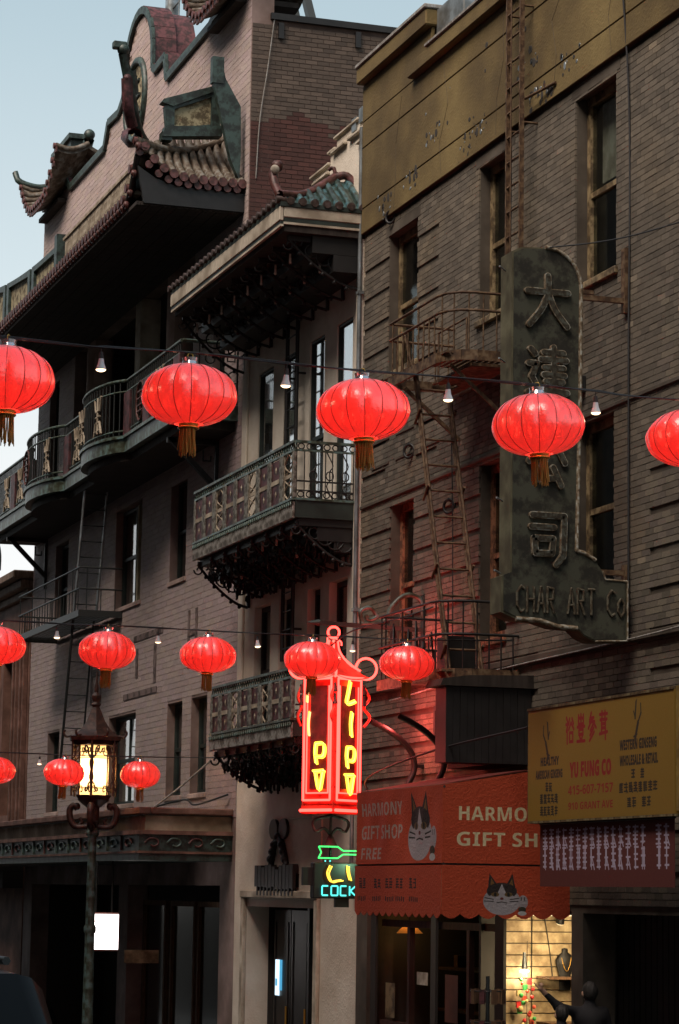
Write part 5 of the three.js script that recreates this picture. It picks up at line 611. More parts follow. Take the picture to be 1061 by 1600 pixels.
{
  const T = thing('fire_escape', 'brown iron fire escape platform on the upper floor of the brick building', 'fire escape', [5.2, 10.2, .5]), m = M.rustIron;
  part(T, 'floor', [...Array.from({ length: 11 }, (_, i) => bx(i > 3 && i < 9 ? 5.3 : 4.1, 6.3, 10.3, 10.325, .05 + i * .088, .05 + i * .088 + .06)), bx(4.05, 6.0, 10.2, 10.34, .985, 1.02), ...round(6.42, 1.0, .42).slice(0, -1).map((p, i, a) => { const q = round(6.42, 1.0, .42)[i + 1]; return bar(V(p[0], 10.27, p[1]), V(q[0], 10.27, q[1]), .03, .14); }), bx(6.4, 6.43, 10.2, 10.34, .004, .6), bx(4.05, 4.08, 10.2, 10.34, .004, .985)], m);
  part(T, 'under_plate', [bx(4.9, 6.3, 10.15, 10.19, .05, .62), bx(4.1, 6.3, 10.17, 10.2, .05, .2)], m);
  railing(T, [[4.07, .02], [4.07, .99], [5.98, .99], ...round(6.4, .99, .4).slice(1), [6.4, .02]], 10.34, [11.12, 10.88], .21, m);
  part(T, 'inner_rail', [poly([V(4.3, 10.34, .35), V(4.3, 11.0, .35), V(5.4, 11.0, .35)], .015), rod(V(5.4, 10.34, .35), V(5.4, 11.0, .35), .015), poly([V(4.0, 10.3, .8), V(4.15, 10.95, .8), V(4.3, 10.3, .7)], .022)], m);
  for (const x of [4.3, 6.1]) part(T, 'brace', [bar(V(x, 9.5, .03), V(x, 10.18, .85), .04, .05)], m);
  const L = thing('fire_escape', 'brown iron fire escape platform low on the brick building behind the neon sign', 'fire escape', [5.2, 6, .5]);
  part(L, 'floor', [...Array.from({ length: 12 }, (_, i) => bx(4.1, 6.5, 6.06, 6.085, .05 + i * .088, .05 + i * .088 + .06)), bx(4.05, 6.15, 5.96, 6.1, 1.085, 1.12), ...round(6.56, 1.1, .42).slice(0, -1).map((p, i) => { const q = round(6.56, 1.1, .42)[i + 1]; return bar(V(p[0], 6.03, p[1]), V(q[0], 6.03, q[1]), .03, .14); }), bx(6.53, 6.56, 5.96, 6.1, .004, .7)], m);
  railing(L, [[4.07, .02], [4.07, 1.09], [6.12, 1.09], ...round(6.54, 1.09, .4).slice(1), [6.54, .02]], 6.1, [6.98, 6.55], .17, M.black);
  part(L, 'clutter', [bx(5.3, 5.7, 6.1, 6.6, .3, .7)], M.black); for (const g of [...Array.from({ length: 6 }, (_, i) => tube([V(4.2 + i * .3, 6.2, .9), V(4.4 + i * .3, 6.6 + rnd() * .3, 1.0), V(4.7 + i * .3, 6.4, 1.12)], .012, 10, 5))]) part(L, 'loose_cable', g, M.black);
  const str = (p, z) => [0, .1].map(d => rod(V(p[0] + d, p[1], z), V(p[2] + d, p[3], z), .02, 6)).concat([bar(V(p[0] + .05, p[1], z), V(p[2] + .05, p[3], z), .02, .05)]);
  const D = thing('iron_ladder', 'brown slanted ladder between the two fire escape platforms', 'ladder', [5, 8, .6]);
  part(D, 'stringer', str([4.62, 10.3, 6.02, 6.1], .82), m); part(D, 'stringer', str([4.62, 10.3, 6.02, 6.1], .36), m);
  for (let i = 0; i < 11; i++) { const t = .05 + i * .088, x = 4.67 + 1.4 * t, y = 10.3 - 4.2 * t; part(D, 'rung', [rod(V(x, y, .36), V(x, y, .82), .016, 6)], m); if (i % 3 === 1) part(D, 'hook', [rod(V(x - .12, y - .12, .85), V(x + .08, y + .06, .85), .02), rod(V(x - .12, y - .12, .33), V(x + .08, y + .06, .33), .02)], m); }
  const U = thing('iron_ladder', 'narrow brown ladder from the upper fire escape to the roof', 'ladder', [6.9, 11, .25]);
  for (const x of [6.62, 7.1]) part(U, 'stringer', [bx(x - .018, x + .018, 11.0, 16.3, .22, .28), rod(V(x, 11.6, .02), V(x, 11.6, .25), .018), rod(V(x, 13.3, .02), V(x, 13.3, .25), .018), rod(V(x, 14.9, .09), V(x, 14.9, .25), .018)], m);
  for (let y = 11.15; y < 16; y += .34) part(U, 'rung', rod(V(6.62, y, .26), V(7.1, y, .26), .016, 6), m);
  part(U, 'stay_bar', [rod(V(7.1, 13.62, .2), V(7.9, 13.62, .1), .02), rod(V(6.85, 11.2, .3), V(6.85, 15.9, .3), .012)], m);
  const K = thing('fire_escape', 'black fire escape balcony on the pink wall between the bowed balcony and the street lamp', 'fire escape', [-18.8, 8.9, .4]);
  part(K, 'floor', [...Array.from({ length: 9 }, (_, i) => bx(-22.1, -15.75, 8.96, 8.985, .04 + i * .1, .04 + i * .1 + .07)), bx(-22.15, -15.7, 8.86, 9.0, .92, .96), bx(-15.73, -15.7, 8.86, 9.0, .004, .92), bx(-22.15, -22.12, 8.86, 9.0, .004, .92)], M.iron);
  railing(K, [[-22.12, .02], [-22.12, .94], [-15.72, .94], [-15.72, .02]], 9.0, [9.9, 9.45], .28, M.iron);
  const G = thing('iron_ladder', 'grey ladder slanting from the pink balcony down to the black fire escape', 'ladder', [-16, 10, .7]);
  part(G, 'stringer', str([-15.6, 11.6, -16.35, 9.0], .92), M.galv); part(G, 'stringer', str([-15.6, 11.6, -16.35, 9.0], .44), M.galv); for (let i = 0; i < 8; i++) { const t = .06 + i * .125; part(G, 'rung', rod(V(-15.55 - .75 * t, 11.6 - 2.6 * t, .44), V(-15.55 - .75 * t, 11.6 - 2.6 * t, .92), .014, 5), M.iron); }
  const W = thing('iron_ladder', 'thin dark ladder hanging on the pink wall behind the street lamp', 'ladder', [-17.4, 7, .5]);
  part(W, 'stringer', rod(V(-16.9, 8.9, .8), V(-17.9, 5.4, .8), .03, 6), M.iron); part(W, 'stringer', rod(V(-16.9, 8.9, .35), V(-17.9, 5.4, .35), .022, 6), M.iron); for (let i = 0; i < 10; i++) { const t = .05 + i * .1; part(W, 'rung', rod(V(-16.9 - t, 8.9 - 3.5 * t, .35), V(-16.9 - t, 8.9 - 3.5 * t, .8), .012, 5), M.iron); }
}
{ // boxed canopy, vent and curved awning ribs above the gift shop
  const T = thing('boxed_canopy', 'dark brown boxed canopy under the low fire escape above the red awning', 'canopy', [6, 4.9, .5]);
  for (let i = 0; i < 12; i++) part(T, 'board', bx(6.62 + (i % 2) * .004, 7.0 + (i % 2) * .006, 4.86, 5.82, .03 + i * .098, .03 + i * .098 + .094), M.black); part(T, 'canopy_roof', [exZY(shp([[.01, 5.83], [1.3, 5.83], [1.26, 5.92], [.9, 5.97], [.01, 6.0]]), 6.5, 7.06)], M.soffit); part(T, 'canopy_back', bx(5.2, 6.61, 4.86, 5.8, .03, .5), M.dark);
  const Vn = thing('wall_vent', 'small slatted vent on the brick wall below the fire escape', 'vent', [4.0, 5.5, .05]); part(Vn, 'frame', [bx(3.55, 3.62, 5.3, 5.82, .02, .1), bx(4.33, 4.4, 5.3, 5.82, .02, .1), bx(3.62, 4.33, 5.76, 5.82, .02, .1), bx(3.62, 4.33, 5.3, 5.36, .02, .1)], M.dark); for (let i = 0; i < 7; i++) part(Vn, 'slat', bar(V(3.62, 5.4 + i * .054, .07), V(4.33, 5.4 + i * .054, .07), .05, .02), M.eaveRed);
  [[2.95, 'nearer the neon sign'], [4.15, 'nearer the boxed canopy']].forEach(([x, w]) => single('curved_rib', `dark curved iron awning rib on the brick wall ${w}`, 'iron rib', [tube([V(x, 5.62, .82), V(x, 5.52, .6), V(x, 5.38, .38), V(x, 5.18, .2), V(x, 4.95, .16), V(x, 4.72, .26)], .045, 26, 7), bar(V(x, 5.0, .0), V(x, 5.0, .18), .05, .05)], M.black, [x, 5, .3], 'curved ribs above the awning'));
}
// ------------------------------------------------------------------ wires, poles and rods
const wire = (label, pts, r, m = M.cable, nm = 'wire') => single(nm, label, nm.replace('_', ' '), tube(pts, r, 40, 5), m, pts[0].toArray());
wire('thin pale rod slanting from canopy up to pink wall beside the street lamp', [V(-8.9, 4.66, 1.0), V(-8.65, 5.1, .5), V(-8.4, 5.57, .02)], .02, M.coping, 'stay_rod');
wire('thin wire running from the top of the green vertical sign to the right edge', [V(9.9, 10.85, 1.2), V(12.0, 10.55, .9), V(15, 10.4, .5)], .009);
wire('thin vertical conduit on the bricks right of the green vertical sign', [V(10.04, 16, .3), V(10.05, 13, .05), V(10.05, 9.6, .05), V(10.06, 6.2, .06)], .014, M.cable, 'conduit');
wire('cable sagging over the red awning top in front of the brick wall', [V(9.0, 5.2, .9), V(6.5, 5.02, 1.2), V(4.2, 4.78, 1.25), V(2.5, 4.62, .7)], .014);
wire('pale cable running along the brick wall above the yellow sign', [V(1.8, 6.0, .14), V(6, 6.13, .16), V(11, 6.2, .14), V(15, 6.35, .14)], .012, M.coping);
wire('drop cable hanging from the middle lantern cable towards the slanted ladder', [V(4.6, 7.1, .5), V(4.4, 6.95, .9), V(3.8, 6.8, 1.4), V(3.0, 6.62, 1.5)], .011);
wire('cable lying along the pale top of the canopy on the pink building', [V(-7.1, 4.9, .06), V(-8.4, 4.75, .3), V(-8.9, 4.85, .4), V(-10.5, 4.68, .8)], .018);
wire('thin cable in front of the slanted ladder', [V(4.2, 9.9, .12), V(4.25, 8.4, .1), V(4.3, 6.3, .1)], .009, M.cable, 'conduit');
single('roof_pole', 'grey pole standing on the roof behind the curved parapet', 'pole', [rod(V(-20.7, 18.8, -2), V(-20.7, 26, -2), .16, 10), rod(V(-20.0, 20.5, -2), V(-20.0, 26, -2), .02, 5), rod(V(-20.7, 24, -2), V(-20, 24, -2), .03, 5)], M.galv, [-20.7, 18.8, -2]);
single('roof_ladder', 'dark slanted rails on the roof of the brick-sided building', 'rails', [bar(V(-14.3, 22.6, -3), V(-12.9, 20.3, -3), .12, .14), bar(V(-13.4, 22.4, -3), V(-12.0, 20.3, -3), .16, .16), rod(V(-14.0, 22.1, -3), V(-13.1, 22, -3), .04), bx(-12.8, -12.4, 18.8, 20.4, -3.1, -2.9)], M.iron, [-12.8, 19, -3]);
// ------------------------------------------------------------------ street lamp
{
  const x = -8.05, z = 2.28, g0 = gy(x) + .14, T = thing('street_lamp', 'glowing pagoda street lamp on a green post', 'street lamp', [x, g0, z]), red = mat(.06, .022, .014, { tex: 'rust', m: .4, roughness: .55 });
  part(T, 'post', new THREE.LatheGeometry([[.0, 0], [.26, 0], [.26, .12], [.2, .16], [.22, .5], [.15, .6], [.13, .9], [.1, 1.0], [.085, 2.6], [.11, 2.64], [.11, 2.72], [.085, 2.76], [.075, 4.3], [.12, 4.34], [.12, 4.4], [.07, 4.46], [0, 4.48]].map(p => new THREE.Vector2(...p)), 16).translate(x, g0, z), M.teal);
  const hexR = .27, H = k => V(x + hexR * Math.cos(k * Math.PI / 3 + .35), 0, z + hexR * Math.sin(k * Math.PI / 3 + .35)), frosted = new THREE.MeshPhysicalMaterial({ color: new THREE.Color().setRGB(.95, .8, .55), transmission: .85, thickness: 0, roughness: .95, ior: 1.3, emissive: new THREE.Color().setRGB(.12, .05, .012) });
  for (let k = 0; k < 6; k++) { const a = H(k), b = H(k + 1), g = new THREE.BufferGeometry(), p = []; for (const v of [a.clone().setY(4.86), b.clone().setY(4.86), b.clone().setY(5.74), a.clone().setY(4.86), b.clone().setY(5.74), a.clone().setY(5.74)]) p.push(...v.toArray()); g.setAttribute('position', new THREE.BufferAttribute(new Float32Array(p), 3)); g.computeVertexNormals(); const pn = part(T, 'lamp_pane', g, frosted);
    const o = v => v.clone().sub(V(x, v.y, z)).multiplyScalar(1.06).add(V(x, v.y, z)), q = (u, y) => o(a.clone().lerp(b, u).setY(y)); part(pn, 'pane_scroll', [tube([q(0, 5.56), q(.25, 5.58), q(.32, 5.68), q(.2, 5.7), q(.22, 5.63)], .011, 12, 5), tube([q(1, 5.56), q(.75, 5.58), q(.68, 5.68), q(.8, 5.7), q(.78, 5.63)], .011, 12, 5), tube([q(0, 5.0), q(.2, 5.02), q(.25, 4.92), q(.12, 4.93)], .011, 12, 5), tube([q(1, 5.0), q(.8, 5.02), q(.75, 4.92), q(.88, 4.93)], .011, 12, 5), rod(q(0, 5.52), q(1, 5.52), .007, 4), tube([q(.35, 5.7), q(.5, 5.6), q(.65, 5.7)], .01, 8, 5)], red);
    part(T, 'corner_bar', rod(o(a).setY(4.8), o(a).setY(5.8), .014, 6), red); }
  for (let k = 0; k < 6; k++) { const R2 = .43, c = (kk, y) => V(x + R2 * Math.cos(kk * Math.PI / 3 + .35), y, z + R2 * Math.sin(kk * Math.PI / 3 + .35)), mid = (u, y) => c(k, y).lerp(c(k + 1, y), u); part(T, 'cage_post', [rod(c(k, 4.84), c(k, 5.85), .02, 6), rod(mid(.0, 5.62), mid(1, 5.62), .01, 5), rod(mid(0, 4.98), mid(1, 4.98), .01, 5)], red); part(T, 'cage_scroll', [0, 1].flatMap(e => { const m = u => e ? 1 - u : u; return [tube([mid(m(.02), 5.5), mid(m(.14), 5.55), mid(m(.2), 5.68), mid(m(.32), 5.74), mid(m(.34), 5.66), mid(m(.26), 5.64)], .015, 14, 5), tube([mid(m(.02), 5.1), mid(m(.12), 5.06), mid(m(.2), 4.94), mid(m(.3), 4.93), mid(m(.26), 5.0)], .015, 14, 5), tube([mid(m(.02), 5.3), mid(m(.09), 5.42), mid(m(.03), 5.5)], .012, 8, 5), tube([mid(m(.02), 5.3), mid(m(.09), 5.18), mid(m(.03), 5.1)], .012, 8, 5)]; }), red); }
  part(T, 'bulb', ball(x, 5.28, z, .1, 16), glow(3.5, 2.4, 1.2));
  const prof = [[.50, 5.83], [.52, 5.9], [.44, 5.93], [.3, 6.03], [.19, 6.18], [.11, 6.36], [.07, 6.44], [.1, 6.48], [.06, 6.53], [.1, 6.6], [.1, 6.64], [.04, 6.7], [.05, 6.78], [.03, 6.86], [.0, 7.15]], roof = new THREE.LatheGeometry(prof.map(p => new THREE.Vector2(...p)), 6).rotateY(.35).translate(x, 0, z); part(T, 'lamp_roof', [toCreasedNormals(roof, .6), new THREE.CylinderGeometry(.36, .42, .1, 6).translate(x, 5.8, z)], red);
  for (let k = 0; k < 6; k++) { const a = k * Math.PI / 3 + .35 + Math.PI / 6, r = (d, y) => V(x + d * Math.cos(a), y, z + d * Math.sin(a)); part(T, 'roof_curl', tube([r(.42, 5.92), r(.52, 5.9), r(.57, 5.97), r(.54, 6.02)], .022, 10, 5), red); }
  part(T, 'lamp_base', [new THREE.CylinderGeometry(.36, .3, .08, 6).rotateY(.35).translate(x, 4.82, z), new THREE.CylinderGeometry(.3, .12, .14, 12).translate(x, 4.71, z), new THREE.CylinderGeometry(.12, .1, .3, 12).translate(x, 4.55, z)], red);
  for (let k = 0; k < 4; k++) { const a = k * Math.PI / 2 + .35, r = (d, y) => V(x + d * Math.cos(a), y, z + d * Math.sin(a)); part(T, 'dragon_scroll', [tube([r(.1, 4.3), r(.3, 4.3), r(.4, 4.42), r(.42, 4.6), r(.34, 4.68), r(.28, 4.62)], .06, 24, 7), tube([r(.28, 4.3), r(.2, 4.38), r(.24, 4.46)], .03, 10, 6), ball(r(.3, 4.66).x, 4.66, r(.3, 4.66).z, .07, 7)], red); }
  const l = new THREE.PointLight(new THREE.Color(1, .66, .33), 2.0, 0, 2); l.position.set(0, 5.28 - g0, 0); l.castShadow = true; T.add(l);
}
{ // lit box sign under the canopy
  const X = -9.6, T = thing('box_sign', 'glowing white square box sign beside the lamp post', 'lit sign', [X, 2.4, 1.65]);
  part(T, 'sign_frame', [cbx(X - .18, X, 2.08, 2.78, 1.36, 1.94, .03)], mat(.3, .12, .1, { roughness: .5 })); const f = part(T, 'sign_face_light', bx(X + .002, X + .012, 2.11, 2.75, 1.39, 1.91), glow(2.6, 2.4, 2.35)); part(f, 'sign_mark', [bar(V(X + .014, 2.64, 1.6), V(X + .014, 2.72, 1.66), .03, .004), bx(X + .012, X + .014, 2.61, 2.63, 1.5, 1.85)], glow(1.5, .9, .9)); part(T, 'sign_hanger', [rod(V(X - .09, 2.78, 1.5), V(X - .09, 3.72, 1.5), .02), rod(V(X - .09, 2.78, 1.8), V(X - .09, 3.72, 1.8), .02)], M.iron);
  const l = new THREE.RectAreaLight(new THREE.Color(1, .93, .9), 4, .52, .64); l.position.set(.03, .03, 0); T.add(l); l.lookAt(X + 5, 2.43, 1.65);
}
// ------------------------------------------------------------------ gift shop goods and lamps
{
  const X = 4.96, T = thing('necklace_bust', 'black necklace bust hanging on the lit slatted wall of the gift shop', 'display bust', [X, 2, -1.28]);
  part(T, 'bust', new THREE.LatheGeometry([[.0, 0], [.08, 0], [.085, .2], [.12, .32], [.135, .4], [.09, .47], [.045, .5], [.045, .55], [0, .56]].map(p => new THREE.Vector2(...p)), 18).scale(.5, 1, 1).translate(X + .07, 1.95, -1.28), M.black); part(T, 'necklace', tube([V(X + .13, 2.38, -1.21), V(X + .14, 2.26, -1.24), V(X + .145, 2.2, -1.28), V(X + .14, 2.26, -1.32), V(X + .13, 2.38, -1.35)], .006, 18, 5), M.gold);
  const O = thing('ornament_cluster', 'cluster of red and green hanging trinkets beside the slatted wall', 'ornaments', [X + .2, 1.8, -.68]), cols = [[.55, .03, .03], [.05, .35, .08], [.6, .45, .2], [.7, .1, .06]]; for (let i = 0; i < 26; i++) { const y = 1.45 + .03 * i * .85, zz = -.68 + rr(-.1, .1); part(O, 'trinket', [i % 3 ? ball(X + .15 + rr(0, .12), y, zz, rr(.02, .04), 8) : bx(X + .12, X + .16, y - .04, y + .04, zz - .03, zz + .03)], mat(...cols[i % 4], { roughness: .3 })); } part(O, 'string', rod(V(X + .2, 1.4, -.68), V(X + .2, 2.6, -.68), .005, 4), M.dark);
  const S = thing('display_lamp', 'small bright lamp above the hanging trinkets', 'lamp', [X + .2, 2.2, -.64]); part(S, 'lamp_shade', new THREE.CylinderGeometry(.02, .04, .22, 10).translate(X + .2, 2.34, -.64), M.galv); part(S, 'lamp_glow', new THREE.SphereGeometry(.06, 12, 8).scale(1, .45, 1.2).translate(X + .2, 2.2, -.64), glow(4, 3.2, 2.2)); { const l = new THREE.PointLight(new THREE.Color(1, .8, .5), .5, 0, 2); l.position.set(0, -.06, .0); S.add(l); }
  const C = thing('ceiling_lamp', 'warm ceiling lamp lighting the slatted wall inside the gift shop', 'lamp', [6.2, 2.95, -.9]); part(C, 'lamp_case', bx(5.9, 6.5, 2.96, 3.02, -1.5, -.3), M.dark); part(C, 'lamp_panel', bx(5.92, 6.48, 2.945, 2.955, -1.48, -.32), glow(1.3, .95, .5)); { const l = new THREE.RectAreaLight(new THREE.Color(1, .76, .45), 22, .5, 1.1); l.position.set(0, -.2, 0); C.add(l); l.lookAt(5.2, 1.6, -.9); }
  [[-1.15, 'left small spotlight over the slatted wall'], [-1.42, 'right small spotlight over the slatted wall']].forEach(([zz, lb]) => { const q = thing('spot_lamp', lb, 'spotlight', [5.2, 2.88, zz], 'spotlights in the gift shop'); part(q, 'lamp_can', new THREE.CylinderGeometry(.04, .06, .12, 12).rotateZ(-.5).translate(5.2, 2.9, zz), M.black); part(q, 'lamp_lens', new THREE.CylinderGeometry(.05, .05, .01, 12).rotateZ(-.5).translate(5.17, 2.84, zz), glow(1.2, .85, .45)); });
  const Pn = thing('pendant_lamp', 'dim amber lamp inside the dark left part of the gift shop', 'lamp', [.85, 2.7, -.52]); part(Pn, 'lamp_shade', new THREE.ConeGeometry(.2, .2, 18, 1, true).translate(.85, 2.72, -.55), new THREE.MeshPhysicalMaterial({ color: new THREE.Color().setRGB(.5, .2, .04), transmission: .5, thickness: 0, roughness: .9, emissive: new THREE.Color().setRGB(.1, .04, .008) })); part(Pn, 'lamp_cord', rod(V(.85, 2.8, -.55), V(.85, 3.03, -.55), .01), M.dark); { const l = new THREE.PointLight(new THREE.Color(1, .6, .22), .09, 0, 2); l.position.set(0, -.05, -.03); Pn.add(l); }
  const Dk = thing('display_rack', 'dark wire rack of small souvenirs under the red awning', 'rack', [8.9, .5, 1.35]); part(Dk, 'rack_pole', [rod(V(8.9, .5, 1.35), V(8.9, 2.25, 1.35), .025), bx(8.7, 9.1, .5, .54, 1.15, 1.55)], M.iron); for (let i = 0; i < 4; i++) { const y = 1.0 + i * .36; part(Dk, 'rack_ring', new THREE.TorusGeometry(.2, .008, 5, 20).rotateX(Math.PI / 2).translate(8.9, y, 1.35), M.iron); for (let k = 0; k < 9; k++) { const a = k * .7; part(Dk, 'souvenir', bx(-.03, .03, -.15, .02, -.012, .012).rotateY(-a + 1.57).translate(8.9 + .2 * Math.cos(a), y, 1.35 + .2 * Math.sin(a)), k % 2 ? M.maroon : M.wood); } }
}
// ------------------------------------------------------------------ people
function surfaceNets(f, lo, hi, cell) { // mesh of f < 0
  const n = [0, 1, 2].map(i => Math.ceil((hi[i] - lo[i]) / cell) + 1), ix = (i, j, k) => (k * n[1] + j) * n[0] + i, F = new Float32Array(n[0] * n[1] * n[2]); for (let k = 0; k < n[2]; k++) for (let j = 0; j < n[1]; j++) for (let i = 0; i < n[0]; i++) F[ix(i, j, k)] = f(lo[0] + i * cell, lo[1] + j * cell, lo[2] + k * cell);
  const id = new Int32Array(F.length).fill(-1), pos = [], tri = [];
  for (let k = 0; k < n[2] - 1; k++) for (let j = 0; j < n[1] - 1; j++) for (let i = 0; i < n[0] - 1; i++) { let c = 0, s = [0, 0, 0]; const at = (a, b, d) => F[ix(i + a, j + b, k + d)]; for (const [a, b, d, e, g, h] of EDGES) { const u = at(a, b, d), v = at(e, g, h); if (u < 0 !== v < 0) { const t = u / (u - v); s[0] += a + (e - a) * t; s[1] += b + (g - b) * t; s[2] += d + (h - d) * t; c++; } } if (c) { id[ix(i, j, k)] = pos.length / 3; pos.push(lo[0] + (i + s[0] / c) * cell, lo[1] + (j + s[1] / c) * cell, lo[2] + (k + s[2] / c) * cell); } }
  for (let k = 1; k < n[2] - 1; k++) for (let j = 1; j < n[1] - 1; j++) for (let i = 1; i < n[0] - 1; i++) { const u = F[ix(i, j, k)]; for (const [v, q] of [[F[ix(i + 1, j, k)], [[i, j - 1, k - 1], [i, j, k - 1], [i, j, k], [i, j - 1, k]]], [F[ix(i, j + 1, k)], [[i - 1, j, k - 1], [i - 1, j, k], [i, j, k], [i, j, k - 1]]], [F[ix(i, j, k + 1)], [[i - 1, j - 1, k], [i, j - 1, k], [i, j, k], [i - 1, j, k]]]]) if (u < 0 !== v < 0) { const w = q.map(p => id[ix(...p)]); if (u < 0) tri.push(w[0], w[1], w[2], w[0], w[2], w[3]); else tri.push(w[0], w[2], w[1], w[0], w[3], w[2]); } }
  const g = new THREE.BufferGeometry(); g.setAttribute('position', new THREE.BufferAttribute(new Float32Array(pos), 3)); g.setIndex(tri); g.computeVertexNormals(); return g;
}
const EDGES = [[0, 0, 0, 1, 0, 0], [0, 1, 0, 1, 1, 0], [0, 0, 1, 1, 0, 1], [0, 1, 1, 1, 1, 1], [0, 0, 0, 0, 1, 0], [1, 0, 0, 1, 1, 0], [0, 0, 1, 0, 1, 1], [1, 0, 1, 1, 1, 1], [0, 0, 0, 0, 0, 1], [1, 0, 0, 1, 0, 1], [0, 1, 0, 0, 1, 1], [1, 1, 0, 1, 1, 1]];
const cap = (a, b, ra, rb) => (x, y, z) => { const dx = b[0] - a[0], dy = b[1] - a[1], dz = b[2] - a[2], px = x - a[0], py = y - a[1], pz = z - a[2], t = Math.max(0, Math.min(1, (px * dx + py * dy + pz * dz) / (dx * dx + dy * dy + dz * dz || 1))); return Math.hypot(px - dx * t, py - dy * t, pz - dz * t) - (ra + (rb - ra) * t); };
const smin = (fs, k) => (x, y, z) => { let s = 0; for (const f of fs) s += Math.exp(-f(x, y, z) / k); return -k * Math.log(Math.max(s, 1e-30)); };
function makePerson(label, x, z, H, point) { // standing, facing the shop corner; local axes: x towards the camera, y up, z towards the street
  const T = thing('person', label, 'person', [x, gy(x) + .14, z]), s = H / 1.7, S = p => p.map(v => v * s), skin = mat(.42, .25, .17), coat = mat(.008, .0075, .009, { roughness: .9 }), hair = mat(.015, .012, .01, { roughness: .7 }), trouser = mat(.03, .032, .04);
  const J = { hip: [0, .9, 0], chest: [0, 1.28, 0], neck: [0, 1.43, 0], head: [0.0, 1.585, .0], lsh: [0, 1.38, .18], rsh: [0, 1.38, -.18], lel: point ? [.1, 1.44, .44] : [.05, 1.1, .24], lwr: point ? [.12, 1.6, .62] : [.12, .88, .22], rel: [.03, 1.1, -.25], rwr: [.1, .87, -.22] };
  const body = smin([cap(S(J.hip), S(J.chest), .15 * s, .155 * s), cap(S([0, 1.32, .1]), S([0, 1.32, -.1]), .11 * s, .11 * s), cap(S(J.chest), S(J.neck), .1 * s, .055 * s), cap(S(J.neck), S(J.head), .052 * s, .06 * s), cap(S(J.lsh), S(J.lel), .062 * s, .048 * s), cap(S(J.lel), S(J.lwr), .048 * s, .033 * s), cap(S(J.rsh), S(J.rel), .062 * s, .048 * s), cap(S(J.rel), S(J.rwr), .048 * s, .033 * s), cap(S([0, .88, .09]), S([.01, .48, .1]), .09 * s, .06 * s), cap(S([.01, .48, .1]), S([0, .09, .1]), .06 * s, .042 * s), cap(S([0, .88, -.09]), S([-.01, .48, -.1]), .09 * s, .06 * s), cap(S([-.01, .48, -.1]), S([0, .09, -.1]), .06 * s, .042 * s), cap(S([0, .05, .1]), S([-.17, .04, .11]), .045 * s, .036 * s), cap(S([0, .05, -.1]), S([-.17, .04, -.11]), .045 * s, .036 * s)], .022);
  const headF = smin([(a, b, c) => Math.hypot((a - J.head[0] * s) / 1.0, (b - (J.head[1] + .02) * s) / 1.2, (c - J.head[2] * s) / .84) - .088 * s, cap(S([-.045, 1.5, 0]), S([-.06, 1.49, 0]), .045 * s, .035 * s), cap(S([-.09, 1.6, 0]), S([-.112, 1.565, 0]), .012 * s, .016 * s), cap(S([0, 1.58, .085]), S([0, 1.6, .09]), .018 * s, .016 * s), cap(S([0, 1.58, -.085]), S([0, 1.6, -.09]), .018 * s, .016 * s), cap(S([-.085, 1.53, .02]), S([-.085, 1.53, -.02]), .012, .012)], .012);
  const P = T.position, put = (g, nm, m, par = T) => { const q = g.clone().translate(P.x, P.y, P.z); return part(par, nm, q, m); };
  const b = put(surfaceNets(body, [-.3, -.02, -.42].map(v => v * s), [.3 * s, 1.6 * s, (point ? .78 : .42) * s], .014), 'body', coat);
  put(surfaceNets(headF, S([-.15, 1.4, -.13]), S([.13, 1.75, .13]), .0055), 'head', skin, b);
  put(surfaceNets((a, bb, c) => Math.max(Math.hypot((a - .012 * s) / 1.06, (bb - 1.62 * s) / 1.18, c / .92) - .1 * s + .004 * Math.sin(c * 130) * Math.sin(a * 90), .0 - (a + .075 * s) - .45 * Math.max(0, bb - 1.62 * s), 1.5 * s - bb), S([-.15, 1.48, -.13]), S([.16, 1.8, .13]), .007), 'hair', hair, b);
  for (const e of [.033, -.033]) put(new THREE.SphereGeometry(.011 * s, 8, 6).translate(-.078 * s, 1.6 * s, e * s), 'eye', M.dark, b);
  // hands: palm, four unequal fingers and a thumb
  for (const [w, el, pt] of [[J.lwr, J.lel, point], [J.rwr, J.rel, false]]) { const d = V(...w).sub(V(...el)).normalize(), side = Math.abs(d.x) > .9 ? V(0, 0, 1) : V(1, 0, 0).sub(d.clone().multiplyScalar(d.x)).normalize(), nrm = d.clone().cross(side), o = V(...w), q = (a, u, n) => { const v = o.clone().addScaledVector(d, a).addScaledVector(side, u).addScaledVector(nrm, n).multiplyScalar(s); return v.toArray(); }, fs = [cap(q(0, 0, 0), q(.075, .015, 0), .03, .022), cap(q(0, 0, 0), q(.075, -.015, 0), .03, .022)];
    [[-.032, .075], [-.011, .088], [.011, .082], [.031, .064]].forEach(([u, l], i) => { const str = pt && i === 0, c = str ? 0 : pt ? .8 : .3; const a = q(.085, u, 0), m = q(.085 + l * .5 * (1 - c * .3), u * 1.1, l * .45 * c), e = q(.085 + l * (str ? 1 : 1 - c * .95), u * 1.1, l * .8 * c); fs.push(cap(a, m, .0095, .0088), cap(m, e, .0088, .0078)); }); fs.push(cap(q(.025, -.03, 0), q(.06, -.052, .012), .012, .0105), cap(q(.06, -.052, .012), q(.09, -.05, .03), .0105, .009));
    const c = q(.07, 0, 0); put(surfaceNets(smin(fs, .004), c.map(v => v - .14), c.map(v => v + .14), .004), 'hand', skin, b); }
  return T;
}
makePerson('dark-haired person in a black coat pointing upward at the gift shop', 10, .52, 1.66, true);
makePerson('shorter dark figure standing beside the pointing person', 10.35, 1.02, 1.4, false);
